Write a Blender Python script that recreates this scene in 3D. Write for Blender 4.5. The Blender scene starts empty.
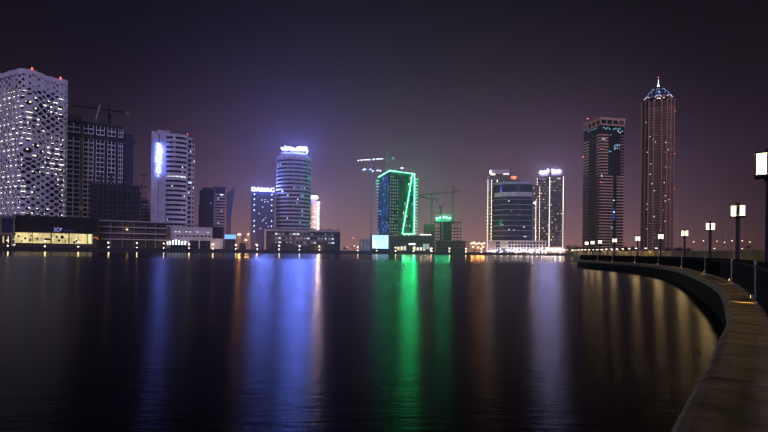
import bpy, math, random
from mathutils import Matrix, Vector, noise
R = random.Random(7)
sc = bpy.context.scene
col = sc.collection
rad = math.radians

# ------------------------------------------------------------------ camera
F, PX, PY = 512.0, 384.0, 252.0          # focal length and principal point on a 768 x 432 picture
EYE, LAND, PROM = 2.6, 2.4, 1.4          # heights above the water
ROLL = rad(0.65)
CR, SR = math.cos(ROLL), math.sin(ROLL)
cam = bpy.data.cameras.new('camera')
cam.lens, cam.sensor_width = F / 768 * 36, 36
cam.shift_y = (PY - 216) / 768
cam.clip_start, cam.clip_end = 0.05, 8000
cam_ob = bpy.data.objects.new('camera', cam)
col.objects.link(cam_ob)
cam_ob.matrix_world = Matrix(((CR, -SR, 0, 0), (0, 0, -1, 0), (SR, CR, 0, EYE), (0, 0, 0, 1)))
sc.camera = cam_ob

# ------------------------------------------------------------------ night sky
world = bpy.data.worlds.new('World')
sc.world = world
world.use_nodes = True
nt = world.node_tree
nt.nodes.clear()
N = nt.nodes.new
L = nt.links.new
out = N('ShaderNodeOutputWorld')
bg = N('ShaderNodeBackground')
tc = N('ShaderNodeTexCoord')
sep = N('ShaderNodeSeparateXYZ')
L(tc.outputs['Generated'], sep.inputs[0])
ramp = N('ShaderNodeValToRGB')           # skyglow of a city: by elevation
cr = ramp.color_ramp
cr.interpolation = 'B_SPLINE'
SKY = [(0.0, (.37, .170, .150)), (.035, (.27, .135, .150)), (.09, (.165, .095, .145)), (.17, (.092, .052, .098)),
       (.26, (.039, .0215, .0430)), (.36, (.0140, .0078, .0152)), (.50, (.0042, .0027, .0050)), (1.0, (.0020, .0013, .0026))]
cr.elements[0].position, cr.elements[0].color = SKY[0][0], SKY[0][1] + (1,)
cr.elements[1].position, cr.elements[1].color = SKY[-1][0], SKY[-1][1] + (1,)
for p, c in SKY[1:-1]:
    e = cr.elements.new(p)
    e.color = c + (1,)
L(sep.outputs['Z'], ramp.inputs[0])
dot = N('ShaderNodeVectorMath')          # stronger towards the middle of the city
dot.operation = 'DOT_PRODUCT'
dot.inputs[1].default_value = Vector((.05, 1, 0)).normalized()
L(tc.outputs['Generated'], dot.inputs[0])
mr = N('ShaderNodeMapRange')
mr.interpolation_type = 'SMOOTHSTEP'
mr.inputs[1].default_value, mr.inputs[2].default_value = .80, 1.0
mr.inputs[3].default_value, mr.inputs[4].default_value = .20, 1.0
L(dot.outputs['Value'], mr.inputs[0])
mul = N('ShaderNodeVectorMath')
mul.operation = 'SCALE'
L(ramp.outputs[0], mul.inputs[0])
L(mr.outputs[0], mul.inputs['Scale'])
sky = N('ShaderNodeTexSky')
sky.sky_type = 'NISHITA'
sky.sun_disc = False
sky.sun_elevation, sky.sun_rotation = rad(-6), rad(200)
skm = N('ShaderNodeVectorMath')
skm.operation = 'SCALE'
skm.inputs['Scale'].default_value = .02
L(sky.outputs[0], skm.inputs[0])
add = N('ShaderNodeVectorMath')
add.operation = 'ADD'
L(mul.outputs[0], add.inputs[0])
L(skm.outputs[0], add.inputs[1])
L(add.outputs[0], bg.inputs[0])
bg.inputs[1].default_value = 1.0
L(bg.outputs[0], out.inputs[0])

# added sun lamp behind the camera: stands for ambient night light, brightens the facades
sun = bpy.data.lights.new('fill_sun', 'SUN')
sun.energy, sun.angle, sun.color = 1.2, rad(12), (.52, .43, .92)
sun_ob = bpy.data.objects.new('fill_sun', sun)
col.objects.link(sun_ob)
sun_ob.rotation_euler = Vector((-.10, 1, -.30)).to_track_quat('-Z', 'Y').to_euler()

sc.view_settings.view_transform = 'Standard'
sc.view_settings.look = 'None'
sc.view_settings.exposure = 0
sc.view_settings.gamma = 1
cy = sc.cycles
cy.use_denoising = True
cy.max_bounces, cy.diffuse_bounces, cy.glossy_bounces, cy.volume_bounces = 4, 2, 3, 0
cy.caustics_reflective = cy.caustics_refractive = False
cy.sample_clamp_indirect = 4.0
cy.use_light_tree = True
cy.filter_width = 1.15

# ------------------------------------------------------------------ helpers
def P(px, py, Y):
    u, v = (px - PX) / F, (PY - py) / F
    return Vector(((u * CR - v * SR) * Y, Y, (u * SR + v * CR) * Y + EYE))

def hor(px):
    return PY + (px - PX) * SR / CR

class MB:
    def __init__(s):
        s.v, s.f = [], []
    def poly(s, pts):
        n = len(s.v)
        s.v += [tuple(p) for p in pts]
        s.f.append(tuple(range(n, n + len(pts))))
        return s
    def hexa(s, a, b):                    # two quads, bottom and top
        n = len(s.v)
        s.v += [tuple(p) for p in a] + [tuple(p) for p in b]
        s.f += [(n+3, n+2, n+1, n), (n+4, n+5, n+6, n+7)]
        for i in range(4):
            j = (i + 1) % 4
            s.f.append((n+i, n+j, n+4+j, n+4+i))
        return s
    def box(s, x0, x1, y0, y1, z0, z1):
        return s.hexa([(x0, y0, z0), (x1, y0, z0), (x1, y1, z0), (x0, y1, z0)],
                      [(x0, y0, z1), (x1, y0, z1), (x1, y1, z1), (x0, y1, z1)])
    def prism(s, pts, z0, z1):            # pts anticlockwise; z1 a number or one per point
        n, k = len(s.v), len(pts)
        zz = z1 if isinstance(z1, (list, tuple)) else [z1] * k
        s.v += [(p[0], p[1], z0) for p in pts] + [(p[0], p[1], z) for p, z in zip(pts, zz)]
        s.f += [tuple(range(n + k - 1, n - 1, -1)), tuple(range(n + k, n + 2 * k))]
        for i in range(k):
            j = (i + 1) % k
            s.f.append((n+i, n+j, n+k+j, n+k+i))
        return s
    def beam(s, a, b, t, n=4, t2=None):
        a, b = Vector(a), Vector(b)
        d = (b - a).normalized()
        q = Vector((0, 0, 1)) if abs(d.z) < .9 else Vector((1, 0, 0))
        e = d.cross(q).normalized()
        g = d.cross(e)
        t2 = t if t2 is None else t2
        k = len(s.v)
        for p, w in ((a, t), (b, t2)):
            for i in range(n):
                an = 2 * math.pi * (i + .5) / n
                s.v.append(tuple(p + (e * math.cos(an) + g * math.sin(an)) * w))
        s.f += [tuple(range(k, k + n)), tuple(range(k + 2 * n - 1, k + n - 1, -1))]
        for i in range(n):
            j = (i + 1) % n
            s.f.append((k+j, k+i, k+n+i, k+n+j))
        return s
    def lathe(s, prof, n=12, c=(0, 0)):
        k = len(s.v)
        for r, z in prof:
            for i in range(n):
                a = 2 * math.pi * i / n
                s.v.append((c[0] + r * math.cos(a), c[1] + r * math.sin(a), z))
        for m in range(len(prof) - 1):
            for i in range(n):
                j = (i + 1) % n
                s.f.append((k+m*n+i, k+m*n+j, k+(m+1)*n+j, k+(m+1)*n+i))
        s.f.append(tuple(range(k + n - 1, k - 1, -1)))
        s.f.append(tuple(range(k + (len(prof)-1)*n, k + len(prof)*n)))
        return s
    def arc_band(s, r0, r1, a0, a1, z0, z1, n, c=(0, 0), sy=1.0):   # ring sector
        k = len(s.v)
        for i in range(n + 1):
            a = a0 + (a1 - a0) * i / n
            for r, z in ((r1, z0), (r1, z1), (r0, z1), (r0, z0)):
                s.v.append((c[0] + r * math.cos(a), c[1] + sy * r * math.sin(a), z))
        for i in range(n):
            b = k + 4 * i
            for m in range(4):
                q = (m + 1) % 4
                s.f.append((b+m, b+4+m, b+4+q, b+q))
        s.f += [(k, k+1, k+2, k+3), (k+4*n+3, k+4*n+2, k+4*n+1, k+4*n)]
        return s
    def mesh(s, name, mat, smooth=False):
        me = bpy.data.meshes.new(name)
        me.from_pydata(s.v, [], s.f)
        me.materials.append(mat)
        if smooth:
            me.polygons.foreach_set('use_smooth', [True] * len(me.polygons))
        me.update()
        return me

def O(name, me, parent=None, loc=(0, 0, 0), rz=0.0, kind=None):
    o = bpy.data.objects.new(name, me)
    col.objects.link(o)
    o.location = loc
    o.rotation_euler = (0, 0, rz)
    if parent:
        o.parent = parent
    if kind:
        o['kind'] = kind
    return o

def tag(o, label, cat, group=None):
    o['label'], o['category'] = label, cat
    if group:
        o['group'] = group
    return o

def thing(name, label, cat, loc=(0, 0, 0), rz=0.0, group=None):
    return tag(O(name, None, None, loc, rz), label, cat, group)

# ------------------------------------------------------------------ materials
def mat(name, c, rough=.7, var=.25, scale=.15, metal=0.0, spec=.5, bump=0.0, stretch=(1, 1, 1)):
    m = bpy.data.materials.new(name)
    m.use_nodes = True
    t = m.node_tree
    b = t.nodes['Principled BSDF']
    b.inputs['Roughness'].default_value = rough
    b.inputs['Metallic'].default_value = metal
    b.inputs['Specular IOR Level'].default_value = spec
    co = t.nodes.new('ShaderNodeTexCoord')
    mp = t.nodes.new('ShaderNodeMapping')
    mp.inputs['Scale'].default_value = stretch
    nz = t.nodes.new('ShaderNodeTexNoise')
    nz.inputs['Scale'].default_value = scale
    nz.inputs['Detail'].default_value = 6
    rp = t.nodes.new('ShaderNodeValToRGB')
    rp.color_ramp.elements[0].position, rp.color_ramp.elements[1].position = .3, .7
    rp.color_ramp.elements[0].color = tuple(x * (1 - var) for x in c) + (1,)
    rp.color_ramp.elements[1].color = tuple(min(1, x * (1 + var)) for x in c) + (1,)
    t.links.new(co.outputs['Object'], mp.inputs[0])
    t.links.new(mp.outputs[0], nz.inputs['Vector'])
    t.links.new(nz.outputs['Fac'], rp.inputs[0])
    t.links.new(rp.outputs[0], b.inputs['Base Color'])
    if bump:
        bp = t.nodes.new('ShaderNodeBump')
        bp.inputs['Strength'].default_value = bump
        bp.inputs['Distance'].default_value = .05
        t.links.new(nz.outputs['Fac'], bp.inputs['Height'])
        t.links.new(bp.outputs[0], b.inputs['Normal'])
    return m

def em(name, c, s, var=0.0, scale=.5):
    m = bpy.data.materials.new(name)
    m.use_nodes = True
    t = m.node_tree
    t.nodes.clear()
    o = t.nodes.new('ShaderNodeOutputMaterial')
    e = t.nodes.new('ShaderNodeEmission')
    e.inputs[0].default_value = tuple(c) + (1,)
    e.inputs[1].default_value = s
    if var:
        co = t.nodes.new('ShaderNodeTexCoord')
        nz = t.nodes.new('ShaderNodeTexNoise')
        nz.inputs['Scale'].default_value = scale
        mr = t.nodes.new('ShaderNodeMapRange')
        mr.inputs[1].default_value, mr.inputs[2].default_value = .3, .7
        mr.inputs[3].default_value, mr.inputs[4].default_value = s * (1 - var), s * (1 + var)
        t.links.new(co.outputs['Object'], nz.inputs['Vector'])
        t.links.new(nz.outputs['Fac'], mr.inputs[0])
        t.links.new(mr.outputs[0], e.inputs[1])
    t.links.new(e.outputs[0], o.inputs[0])
    return m

WHITE = mat('white_render', (.62, .60, .62), .75)
SHELL = mat('white_shell', (.86, .84, .84), .7, .08)
PALE = mat('pale_concrete', (.42, .40, .42), .8)
GREY = mat('grey_concrete', (.17, .16, .17), .85)
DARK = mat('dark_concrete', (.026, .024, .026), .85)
SOOT = mat('raw_concrete', (.085, .075, .08), .9, .4)
BROWN = mat('brown_stone', (.46, .24, .12), .75)
TAN = mat('tan_stone', (.78, .47, .25), .75)
STEEL = mat('dark_steel', (.045, .045, .05), .45, .2, 2, .6)
BLACK = mat('black_paint', (.006, .006, .006), .85, .2, 2, 0, .1)
PALEMETAL = mat('pale_metal', (.55, .52, .45), .4, .15, 3, .3)
YSTEEL = mat('crane_paint', (.30, .22, .06), .5, .2, .3)
GLASS = mat('dark_glass', (.006, .007, .012), .12, .5, .3, 0, .5)
BGLASS = mat('blue_glass', (.014, .030, .095), .12, .5, .12, 0, .6)
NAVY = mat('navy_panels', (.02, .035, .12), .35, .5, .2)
BGREEN = mat('green_glass', (.008, .025, .022), .15, .5, .1)
LEAF = mat('leaf', (.03, .05, .02), .7, .4, 3)
BARK = mat('bark', (.06, .045, .03), .9)
NET = mat('safety_net', (.05, .05, .075), .9, .5, .3)
ASPHALT = mat('asphalt', (.05, .048, .048), .9, .3, .2)
STONE = mat('coping_stone', (.30, .215, .10), .7, .45, 3.2, 0, .2, .28)
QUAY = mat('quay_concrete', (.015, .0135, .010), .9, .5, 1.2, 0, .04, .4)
HOARD = mat('hoarding_paint', (.46, .41, .15), .7, .25, 1.0)
HOARD2 = mat('hoarding_grey', (.24, .20, .12), .7, .3, 1.0)

E_SIGN = em('sign_blue_white', (.15, .225, 1.0), 400)
E_SIGN2 = em('sign_blue_white_dim', (.17, .245, 1.0), 290)
E_SIGN3 = em('sign_white', (.50, .48, 1.0), 190)
E_ARAB = em('sign_neon_blue', (.14, .20, 1.0), 75)
E_FAINT = em('sign_faint', (.35, .38, 1.0), .8)
E_WARM = em('warm_bulb', (1.0, .62, .25), 100)
E_SOD = em('sodium_bulb', (1.0, .38, .08), 420)
E_WHT = em('white_bulb', (.55, .74, 1.0), 110)
E_GLOBE = em('warm_white_globe', (1.0, .64, .46), 330)
E_RED = em('red_beacon', (1.0, .05, .03), 12)
E_REDS = em('red_sign', (1.0, .10, .04), 6)
E_NEON = em('green_neon', (.015, 1.0, .26), 150)
E_GRN = em('green_floodlight', (.03, 1.0, .36), 240)
E_STRIP = em('warm_light_strip', (1.0, .80, .62), 2.2, .5, .05)
E_STRIPB = em('bright_light_strip', (1.0, .78, .62), 5.5, .5, .05)
E_WIN = em('lit_window_cool', (.72, .85, 1.0), 1.1, .5, .3)
E_WINW = em('lit_window_warm', (1.0, .78, .45), 1.0, .5, .3)
E_WIND = em('lit_window_dim', (.75, .72, .70), .28, .5, .3)
E_CREAM = em('cream_glow', (1.0, .80, .36), .8, .45, .25)
E_CORE = em('core_window_glow', (1.0, .95, .78), 2.6, .6, .2)
E_TEAL = em('teal_window', (.30, .75, 1.0), .55, .6, .15)
E_BILL = em('billboard_glow', (.40, .70, 1.0), 1.9, .15, .08)
E_SHOP = em('shop_glow', (.85, .88, 1.0), 1.8, .6, .2)
E_SHOPW = em('shop_glow_warm', (1.0, .85, .62), 1.3, .7, .2)
E_PANEL = em('lantern_glass', (1.0, .68, .28), 42.0, .25, 9)
E_WEDGE = em('wedge_glow', (1.0, .62, .22), 260)  # for the added emitters behind the light wedges on the coping
E_ORANGE = em('orange_sign', (1.0, .18, .05), .8)
E_BLUEB = em('blue_billboard', (.18, .42, 1.0), 1.6)
E_SPIRE = em('spire_glow', (.45, .62, 1.0), 3.5)
E_CROWN = em('crown_glow', (.60, .70, 1.0), 1.1)

# ------------------------------------------------------------------ water, land, shore
SHORE_PX = [(-420, 250), (-120, 330), (5, 385), (339, 600), (570, 720), (800, 770), (1300, 800)]
SHORE = [((px - PX) / F * y, y) for px, y in SHORE_PX]

def shoreY(px):
    u = (px - PX) / F
    for (x0, y0), (x1, y1) in zip(SHORE, SHORE[1:]):
        if x0 / y0 <= u <= x1 / y1:
            t = (u * y0 - x0) / ((x1 - x0) - u * (y1 - y0))
            return y0 + t * (y1 - y0)
    return SHORE[-1][1]

def water_material():
    m = bpy.data.materials.new('canal_water')
    m.use_nodes = True
    t = m.node_tree
    t.nodes.clear()
    n, l = t.nodes.new, t.links.new
    o = n('ShaderNodeOutputMaterial')
    mix = n('ShaderNodeMixShader')
    dif = n('ShaderNodeBsdfDiffuse')
    dif.inputs[0].default_value = (.002, .0025, .003, 1)
    gl = n('ShaderNodeBsdfGlossy')
    gl.inputs[0].default_value = (.80, .80, .82, 1)
    fr = n('ShaderNodeFresnel')
    fr.inputs[0].default_value = 1.33
    fm = n('ShaderNodeMath')
    fm.operation = 'MULTIPLY'
    fm.inputs[1].default_value = .48
    l(fr.outputs[0], fm.inputs[0])
    geo = n('ShaderNodeNewGeometry')
    sp = n('ShaderNodeSeparateXYZ')
    l(geo.outputs['Position'], sp.inputs[0])
    # the sheltered water off the far quay is calm, the open bay is ruffled
    nz0 = n('ShaderNodeTexNoise')
    nz0.inputs['Scale'].default_value = .02
    l(geo.outputs['Position'], nz0.inputs['Vector'])
    ad = n('ShaderNodeMath')
    ad.operation = 'MULTIPLY_ADD'
    ad.inputs[1].default_value = 9
    l(nz0.outputs['Fac'], ad.inputs[0])
    l(sp.outputs['Y'], ad.inputs[2])
    mr = n('ShaderNodeMapRange')
    mr.interpolation_type = 'SMOOTHSTEP'
    mr.inputs[1].default_value, mr.inputs[2].default_value = 112, 205
    mr.inputs[3].default_value, mr.inputs[4].default_value = .255, .12
    l(ad.outputs[0], mr.inputs[0])
    l(mr.outputs[0], gl.inputs['Roughness'])
    gl.inputs['Anisotropy'].default_value = .36      # wave crests lie across the bay
    tg = n('ShaderNodeCombineXYZ')
    tg.inputs[0].default_value = 1.0
    l(tg.outputs[0], gl.inputs['Tangent'])
    # small ripples, crests lying across the view
    mp = n('ShaderNodeMapping')
    mp.inputs['Scale'].default_value = (.42, 1.6, 1)
    l(geo.outputs['Position'], mp.inputs[0])
    nz = n('ShaderNodeTexNoise')
    nz.inputs['Scale'].default_value = 2.6
    nz.inputs['Detail'].default_value = 5
    nz.inputs['Roughness'].default_value = .62
    l(mp.outputs[0], nz.inputs['Vector'])
    bp = n('ShaderNodeBump')
    lod = n('ShaderNodeMapRange')         # beyond a few dozen metres the ripples are finer than the roughness resolves
    lod.inputs[1].default_value, lod.inputs[2].default_value = 14, 75
    lod.inputs[3].default_value, lod.inputs[4].default_value = .34, .03
    l(sp.outputs['Y'], lod.inputs[0])
    l(lod.outputs[0], bp.inputs['Strength'])
    bp.inputs['Distance'].default_value = .05
    l(nz.outputs['Fac'], bp.inputs['Height'])
    l(bp.outputs[0], gl.inputs['Normal'])
    l(fm.outputs[0], mix.inputs[0])
    l(dif.outputs[0], mix.inputs[1])
    l(gl.outputs[0], mix.inputs[2])
    l(mix.outputs[0], o.inputs[0])
    return m

WATER = water_material()
O('water', MB().poly([(-1500, -150, 0), (1500, -150, 0), (1500, 1500, 0), (-1500, 1500, 0)]).mesh('water', WATER), kind='structure')
land = MB()
far_pts = SHORE + [(1600, 760), (1600, 1700), (-1600, 1700), (-1600, 250)]
land.prism(far_pts, -.5, LAND)
O('far_land', land.mesh('far_land', ASPHALT), kind='structure')

# quay edge of the near promenade: a smooth arc
EDGE = [(-8.5, -11), (-3.6, -4.2), (1.89, 3.47), (3.6, 5.76), (5.1, 7.83), (7.31, 10.9), (12.3, 18.7), (15.9, 25.0), (21.3, 35.5),
        (26.3, 46), (30.4, 56), (33.5, 66), (35.5, 78), (37.0, 90), (38.8, 101), (43, 113), (52, 122), (66, 128)]
def spline(pts, k=14):
    r = []
    for i in range(1, len(pts) - 2):
        p0, p1, p2, p3 = (Vector(pts[i + d]) for d in (-1, 0, 1, 2))
        for j in range(k):
            t = j / k
            r.append(.5 * (2*p1 + (p2-p0)*t + (2*p0-5*p1+4*p2-p3)*t*t + (3*p1-p0-3*p2+p3)*t**3))
    r.append(Vector(pts[-2]))
    return r
raw = spline(EDGE)
cum = [0]
for a, b in zip(raw, raw[1:]):
    cum.append(cum[-1] + (b - a).length)
def edge(s, off=0.0):                     # point along the quay edge, off metres inland
    s = max(0, min(cum[-1] - 1e-4, s))
    i = max(k for k in range(len(cum) - 1) if cum[k] <= s) if s > 0 else 0
    t = (s - cum[i]) / (cum[i+1] - cum[i])
    d0 = (raw[min(i+1, len(raw)-1)] - raw[max(i-1, 0)]).normalized()
    d1 = (raw[min(i+2, len(raw)-1)] - raw[i]).normalized()
    d = (d0 * (1 - t) + d1 * t).normalized()
    p = raw[i].lerp(raw[i+1], t)
    return p + Vector((d.y, -d.x)) * off, d
TOT = cum[-1]
ns = int(TOT / 1.2)
ss = [TOT * i / ns for i in range(ns + 1)]
inner = [edge(s, 1.6)[0] for s in ss]
pr = [(p.x, p.y) for p in inner] + [(900, 700), (1500, 740), (1500, -140), (-8, -140)]
O('promenade', MB().prism(pr[::-1], -.5, PROM - .03).mesh('promenade', ASPHALT), kind='structure')
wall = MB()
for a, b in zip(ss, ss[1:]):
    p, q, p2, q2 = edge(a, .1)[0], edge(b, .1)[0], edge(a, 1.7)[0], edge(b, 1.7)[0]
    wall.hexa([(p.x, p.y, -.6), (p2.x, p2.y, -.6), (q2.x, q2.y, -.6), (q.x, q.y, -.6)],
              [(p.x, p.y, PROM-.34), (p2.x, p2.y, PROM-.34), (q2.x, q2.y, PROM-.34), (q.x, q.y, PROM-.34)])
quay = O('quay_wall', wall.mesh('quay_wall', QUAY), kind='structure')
PROF = [(0, -.32), (0, -.14), (.025, -.075), (.075, -.025), (.15, 0), (1.6, 0), (1.6, -.32)]
nsl = int(TOT / 1.28)
for i in range(nsl):
    a, b = TOT * i / nsl + .024, TOT * (i + 1) / nsl - .024
    m = MB()
    dz = R.uniform(-.012, .012)
    ring = []
    for s in (a, (a + b) / 2, b):
        row = []
        for o, z in PROF:
            p = edge(s, o)[0]
            row.append((p.x, p.y, PROM + z + dz))
        ring.append(row)
    k = len(PROF)
    m.v = [p for r_ in ring for p in r_]
    for j in range(2):
        for q in range(k):
            w = (q + 1) % k
            m.f.append((j*k+q, j*k+w, (j+1)*k+w, (j+1)*k+q))
    m.f += [tuple(range(k - 1, -1, -1)), tuple(range(2 * k, 3 * k))]
    O('coping_slab', m.mesh('coping_slab', STONE), quay)

# ------------------------------------------------------------------ railing on the promenade
RO = .66
rail = thing('railing', 'black spiked metal railing with slim pale posts along the curved quay', 'railing')
s0 = next(s for s in [i * .1 for i in range(2000)] if edge(s, RO)[0].y > 2.6)
def path_px(px):
    best = min((abs((edge(s, RO)[0].x / edge(s, RO)[0].y) - (px - PX) / F), s) for s in [s0 + 3 + i * .25 for i in range(int((TOT - s0 - 24) / .25))])
    return best[1]
post_s = [path_px(px) for px in (757, 732.5, 706, 682, 658.5, 635.5, 612.5, 597.5)]
pm = MB().box(-.05, .05, -.05, .05, 0, 1.03).box(-.06, .06, -.06, .06, 1.03, 1.07).mesh('post', PALEMETAL)
sm = MB().box(-.04, .04, .052, .06, .14, .20).mesh('wedge_emitter', E_WEDGE)  # added emitter, no real fitting: throws a wedge of light over the coping
hoodm = MB().box(-.055, .055, .05, .12, .205, .215).box(-.055, -.045, .05, .12, .11, .205).box(.045, .055, .05, .12, .11, .205).mesh('emitter_hood', PALEMETAL)  # added too: hides the emitter and shapes its wedge
for s in post_s:
    p, d = edge(s, RO)
    po = O('post', pm, rail, (p.x, p.y, PROM), math.atan2(d.y, d.x))
    O('emitter_hood', hoodm, po)
    O('wedge_emitter', sm, po)
bal = MB().box(-.016, .016, -.016, .016, .06, .98).beam((0, 0, .98), (0, 0, 1.08), .02, 4, .002).mesh('baluster', BLACK)
far = MB()
s, k = s0, 0
while s < TOT - 16:
    p, d = edge(s, RO)
    if k < 300:
        O('baluster', bal, rail, (p.x, p.y, PROM), math.atan2(d.y, d.x))
    else:
        far.box(p.x-.016, p.x+.016, p.y-.016, p.y+.016, PROM+.06, PROM+1.06)
    s += .095
    k += 1
O('far_balusters', far.mesh('far_balusters', BLACK), rail, kind='stuff')
for z0, z1 in ((.08, .13), (.9, .95)):
    rm = MB()
    sl = [s0 + i * 1.0 for i in range(int(TOT - 16 - s0))]
    for a, b in zip(sl, sl[1:]):
        p, q, p2, q2 = edge(a, RO-.022)[0], edge(b, RO-.022)[0], edge(a, RO+.022)[0], edge(b, RO+.022)[0]
        rm.hexa([(p.x, p.y, PROM+z0), (p2.x, p2.y, PROM+z0), (q2.x, q2.y, PROM+z0), (q.x, q.y, PROM+z0)],
                [(p.x, p.y, PROM+z1), (p2.x, p2.y, PROM+z1), (q2.x, q2.y, PROM+z1), (q.x, q.y, PROM+z1)])
    O('rail_bar', rm.mesh('rail_bar', BLACK), rail)

# ------------------------------------------------------------------ lantern posts on the promenade
colm = MB().box(-.13, .13, -.13, .13, 0, .5).box(-.095, .095, -.095, .095, .5, 4.02).mesh('column', STEEL)
capm = MB().box(-.34, .34, -.34, .34, 3.9, 3.94).box(-.1, .1, -.1, .1, 3.94, 4.06).mesh('lantern_cap', STEEL)
basm = MB().box(-.34, .34, -.34, .34, 3.30, 3.35).box(-.12, .12, -.12, .12, 3.2, 3.30).mesh('lantern_base', STEEL)
frm = MB().box(-.016, .016, -.016, .016, 3.35, 3.9).mesh('corner_bar', STEEL)
panm = MB().box(-.29, .29, -.012, .012, 3.37, 3.88).mesh('lantern_panel', E_PANEL)
barm = MB().box(-.075, .075, -.03, -.013, 3.36, 3.89).mesh('panel_bar', STEEL)
for i, (px, Y) in enumerate([(769.5, 13.4), (737.5, 27.3), (710, 42), (684.5, 56), (660.5, 66), (637.5, 76), (614.5, 87), (600, 97), (592.5, 104), (586.5, 112)]):
    X = (px - PX) / F * Y
    t = thing('lamp_post', 'dark square lamp post with glowing box lantern behind the promenade railing', 'lamp post',
              (X, Y, PROM - .03), -math.atan2(X, Y), 'lantern posts along the promenade')
    O('column', colm, t)
    O('lantern_cap', capm, t)
    lb = O('lantern_base', basm, t)
    for a in range(4):
        r_ = a * math.pi / 2
        pn = O('lantern_panel', panm, t, (.3 * math.sin(r_), -.3 * math.cos(r_), 0), r_)
        O('panel_bar', barm, pn)
        O('corner_bar', frm, lb, (.31 * (1 if a in (0, 1) else -1), .31 * (1 if a in (1, 2) else -1), 0))

# hoarding beyond the promenade, lit by small lamps on top
HP = [Vector((p.x, p.y)) for p in (P(800, 255, 58), P(752, 255, 66), P(700, 255, 80), P(640, 255, 104), P(598, 255, 140), P(572, 255, 175))]
hoard = thing('hoarding', 'yellowish sheet hoarding fencing off the ground behind the railing', 'fence')
pan = {}
cnt = 0
wl = []
for a, b in zip(HP, HP[1:]):
    d = (b - a)
    n = max(1, round(d.length / 2.4))
    w = d.length / n
    an = math.atan2(d.y, d.x)
    for i in range(n):
        key = (round(w, 3), R.random() < .4)
        if key not in pan:
            m = MB()
            for j in range(8):
                x0 = w * j / 8
                m.box(x0 + .01, x0 + w / 8 - .01, -.03 * (j % 2), .05, .1, 1.98)
            m.box(0, w - .02, .05, .08, .3, 1.9)
            pan[key] = m.mesh('sheet_panel', HOARD2 if key[1] else HOARD)
        p = a + d * (i / n)
        O('sheet_panel', pan[key], hoard, (p.x, p.y, PROM - .03 + R.uniform(-.05, .06)), an)
        cnt += 1
        if cnt % 2 == 0:
            wl.append((p, an))
wpm = MB().box(-.03, .03, -.03, .03, 0, 2.6).box(-.03, .03, -.03, .5, 2.56, 2.6).mesh('pole', STEEL)
whm = MB().box(-.14, .14, .30, .56, 2.5, 2.56).mesh('lamp_head', E_WARM)
for p, an in wl:
    if p.x / p.y * F + PX > 668:
        continue
    t = thing('wall_lamp', 'small warm lamp on a short pole along the hoarding', 'lamp', (p.x, p.y, PROM - .03), an, 'small lamps along the hoarding')
    n = Vector((math.sin(an), -math.cos(an))) * -.9
    t.location.x -= 0
    O('pole', wpm, t, (0, .3, 0))
    O('lamp_head', whm, t, (0, .3, 0))

# ------------------------------------------------------------------ building kit
class B:
    """A building laid out in photograph pixels at its own distance; local x right, y away, z up."""
    def __init__(s, name, label, cx, Y, turn=0.0, cat='building', group=None, z0=LAND, flat=False):
        s.Y, s.cx, s.k = Y, cx, Y / F
        p = P(cx, 205, Y)
        ph = 0 if flat else math.atan2(p.x, Y)
        s.kx = s.k * math.cos(ph)
        s.z0 = z0
        s.t = thing(name, label, cat, (p.x, Y, z0), -ph + rad(turn), group)
    def x(s, px):
        return (px - s.cx) * s.kx
    def z(s, py):
        return (hor(s.cx) - py) * s.k + EYE - s.z0
    def part(s, name, m, material, loc=(0, 0, 0), rz=0.0, smooth=False):
        return O(name, m.mesh(name, material, smooth), s.t, loc, rz)
    def box(s, name, px0, px1, py1, py0, material, y0=0, dep=20):
        z0 = 0 if py0 is None else s.z(py0)
        return s.part(name, MB().box(s.x(px0), s.x(px1), y0, y0 + dep, z0, s.z(py1)), material)
    def inst(s, name, me, loc, rz=0.0):
        return O(name, me, s.t, loc, rz)
    def lit(s, px, py, w, h, material, y=-.06, name='lit_window'):
        m = MB().box(0, w * s.kx, -.05, .05, 0, h * s.k)
        return s.part(name, m, material, (s.x(px), y, s.z(py)))
    def beacon(s, px, py, r=.55, y=-1.0):
        return s.part('beacon', MB().lathe([(r*.3, -r), (r, -r*.3), (r, r*.4), (r*.4, r)], 8), E_RED, (s.x(px), y, s.z(py)))

class Face:
    """One facade from A to C (left to right seen from outside)."""
    def __init__(s, A, C):
        s.A, s.C = Vector(A), Vector(C)
        s.d = (s.C - s.A)
        s.L = s.d.length
        s.d.normalize()
        s.rz = math.atan2(s.d.y, s.d.x)
        s.n = Vector((s.d.y, -s.d.x))
    def at(s, u, z, off=0.0):
        p = s.A + s.d * u + s.n * off
        return (p.x, p.y, z)

def foot(xl, xr, alpha):
    """Rectangle with a corner at the origin towards the viewer; xl, xr: lateral reach of both faces."""
    ta = math.tan(rad(alpha))
    c, r, l = Vector((0, 0)), Vector((xr, xr * ta)), Vector((xl, -xl / ta))
    return c, r, l, l + r

def bands(b, f, zs, bh, t, material, name='floor_band', u0=0, u1=None):
    u1 = f.L if u1 is None else u1
    me = MB().box(0, u1 - u0, -t, .02, 0, bh).mesh(name, material)
    for z in zs:
        b.inst(name, me, f.at(u0, z), f.rz)

def panes(b, f, zs, us, w, h, material, name='window', off=.05):
    me = MB().box(0, w, -.04, .1, 0, h).mesh(name, material)
    for z in zs:
        for u in us:
            b.inst(name, me, f.at(u, z, off), f.rz)

def scatter(b, f, zs, n, w, h, mats, off=.12, u0=0, u1=None):
    mes = [MB().box(0, w, -.05, .1, 0, h).mesh('lit_window', m) for m in mats]
    u1 = f.L - w if u1 is None else u1
    for _ in range(n):
        b.inst('lit_window', R.choice(mes), f.at(u0 + (u1 - u0) * R.random(), R.choice(zs), off), f.rz)

def zrange(z0, z1, pitch):
    n = int((z1 - z0) / pitch)
    return [z0 + pitch * i for i in range(n)]

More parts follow.
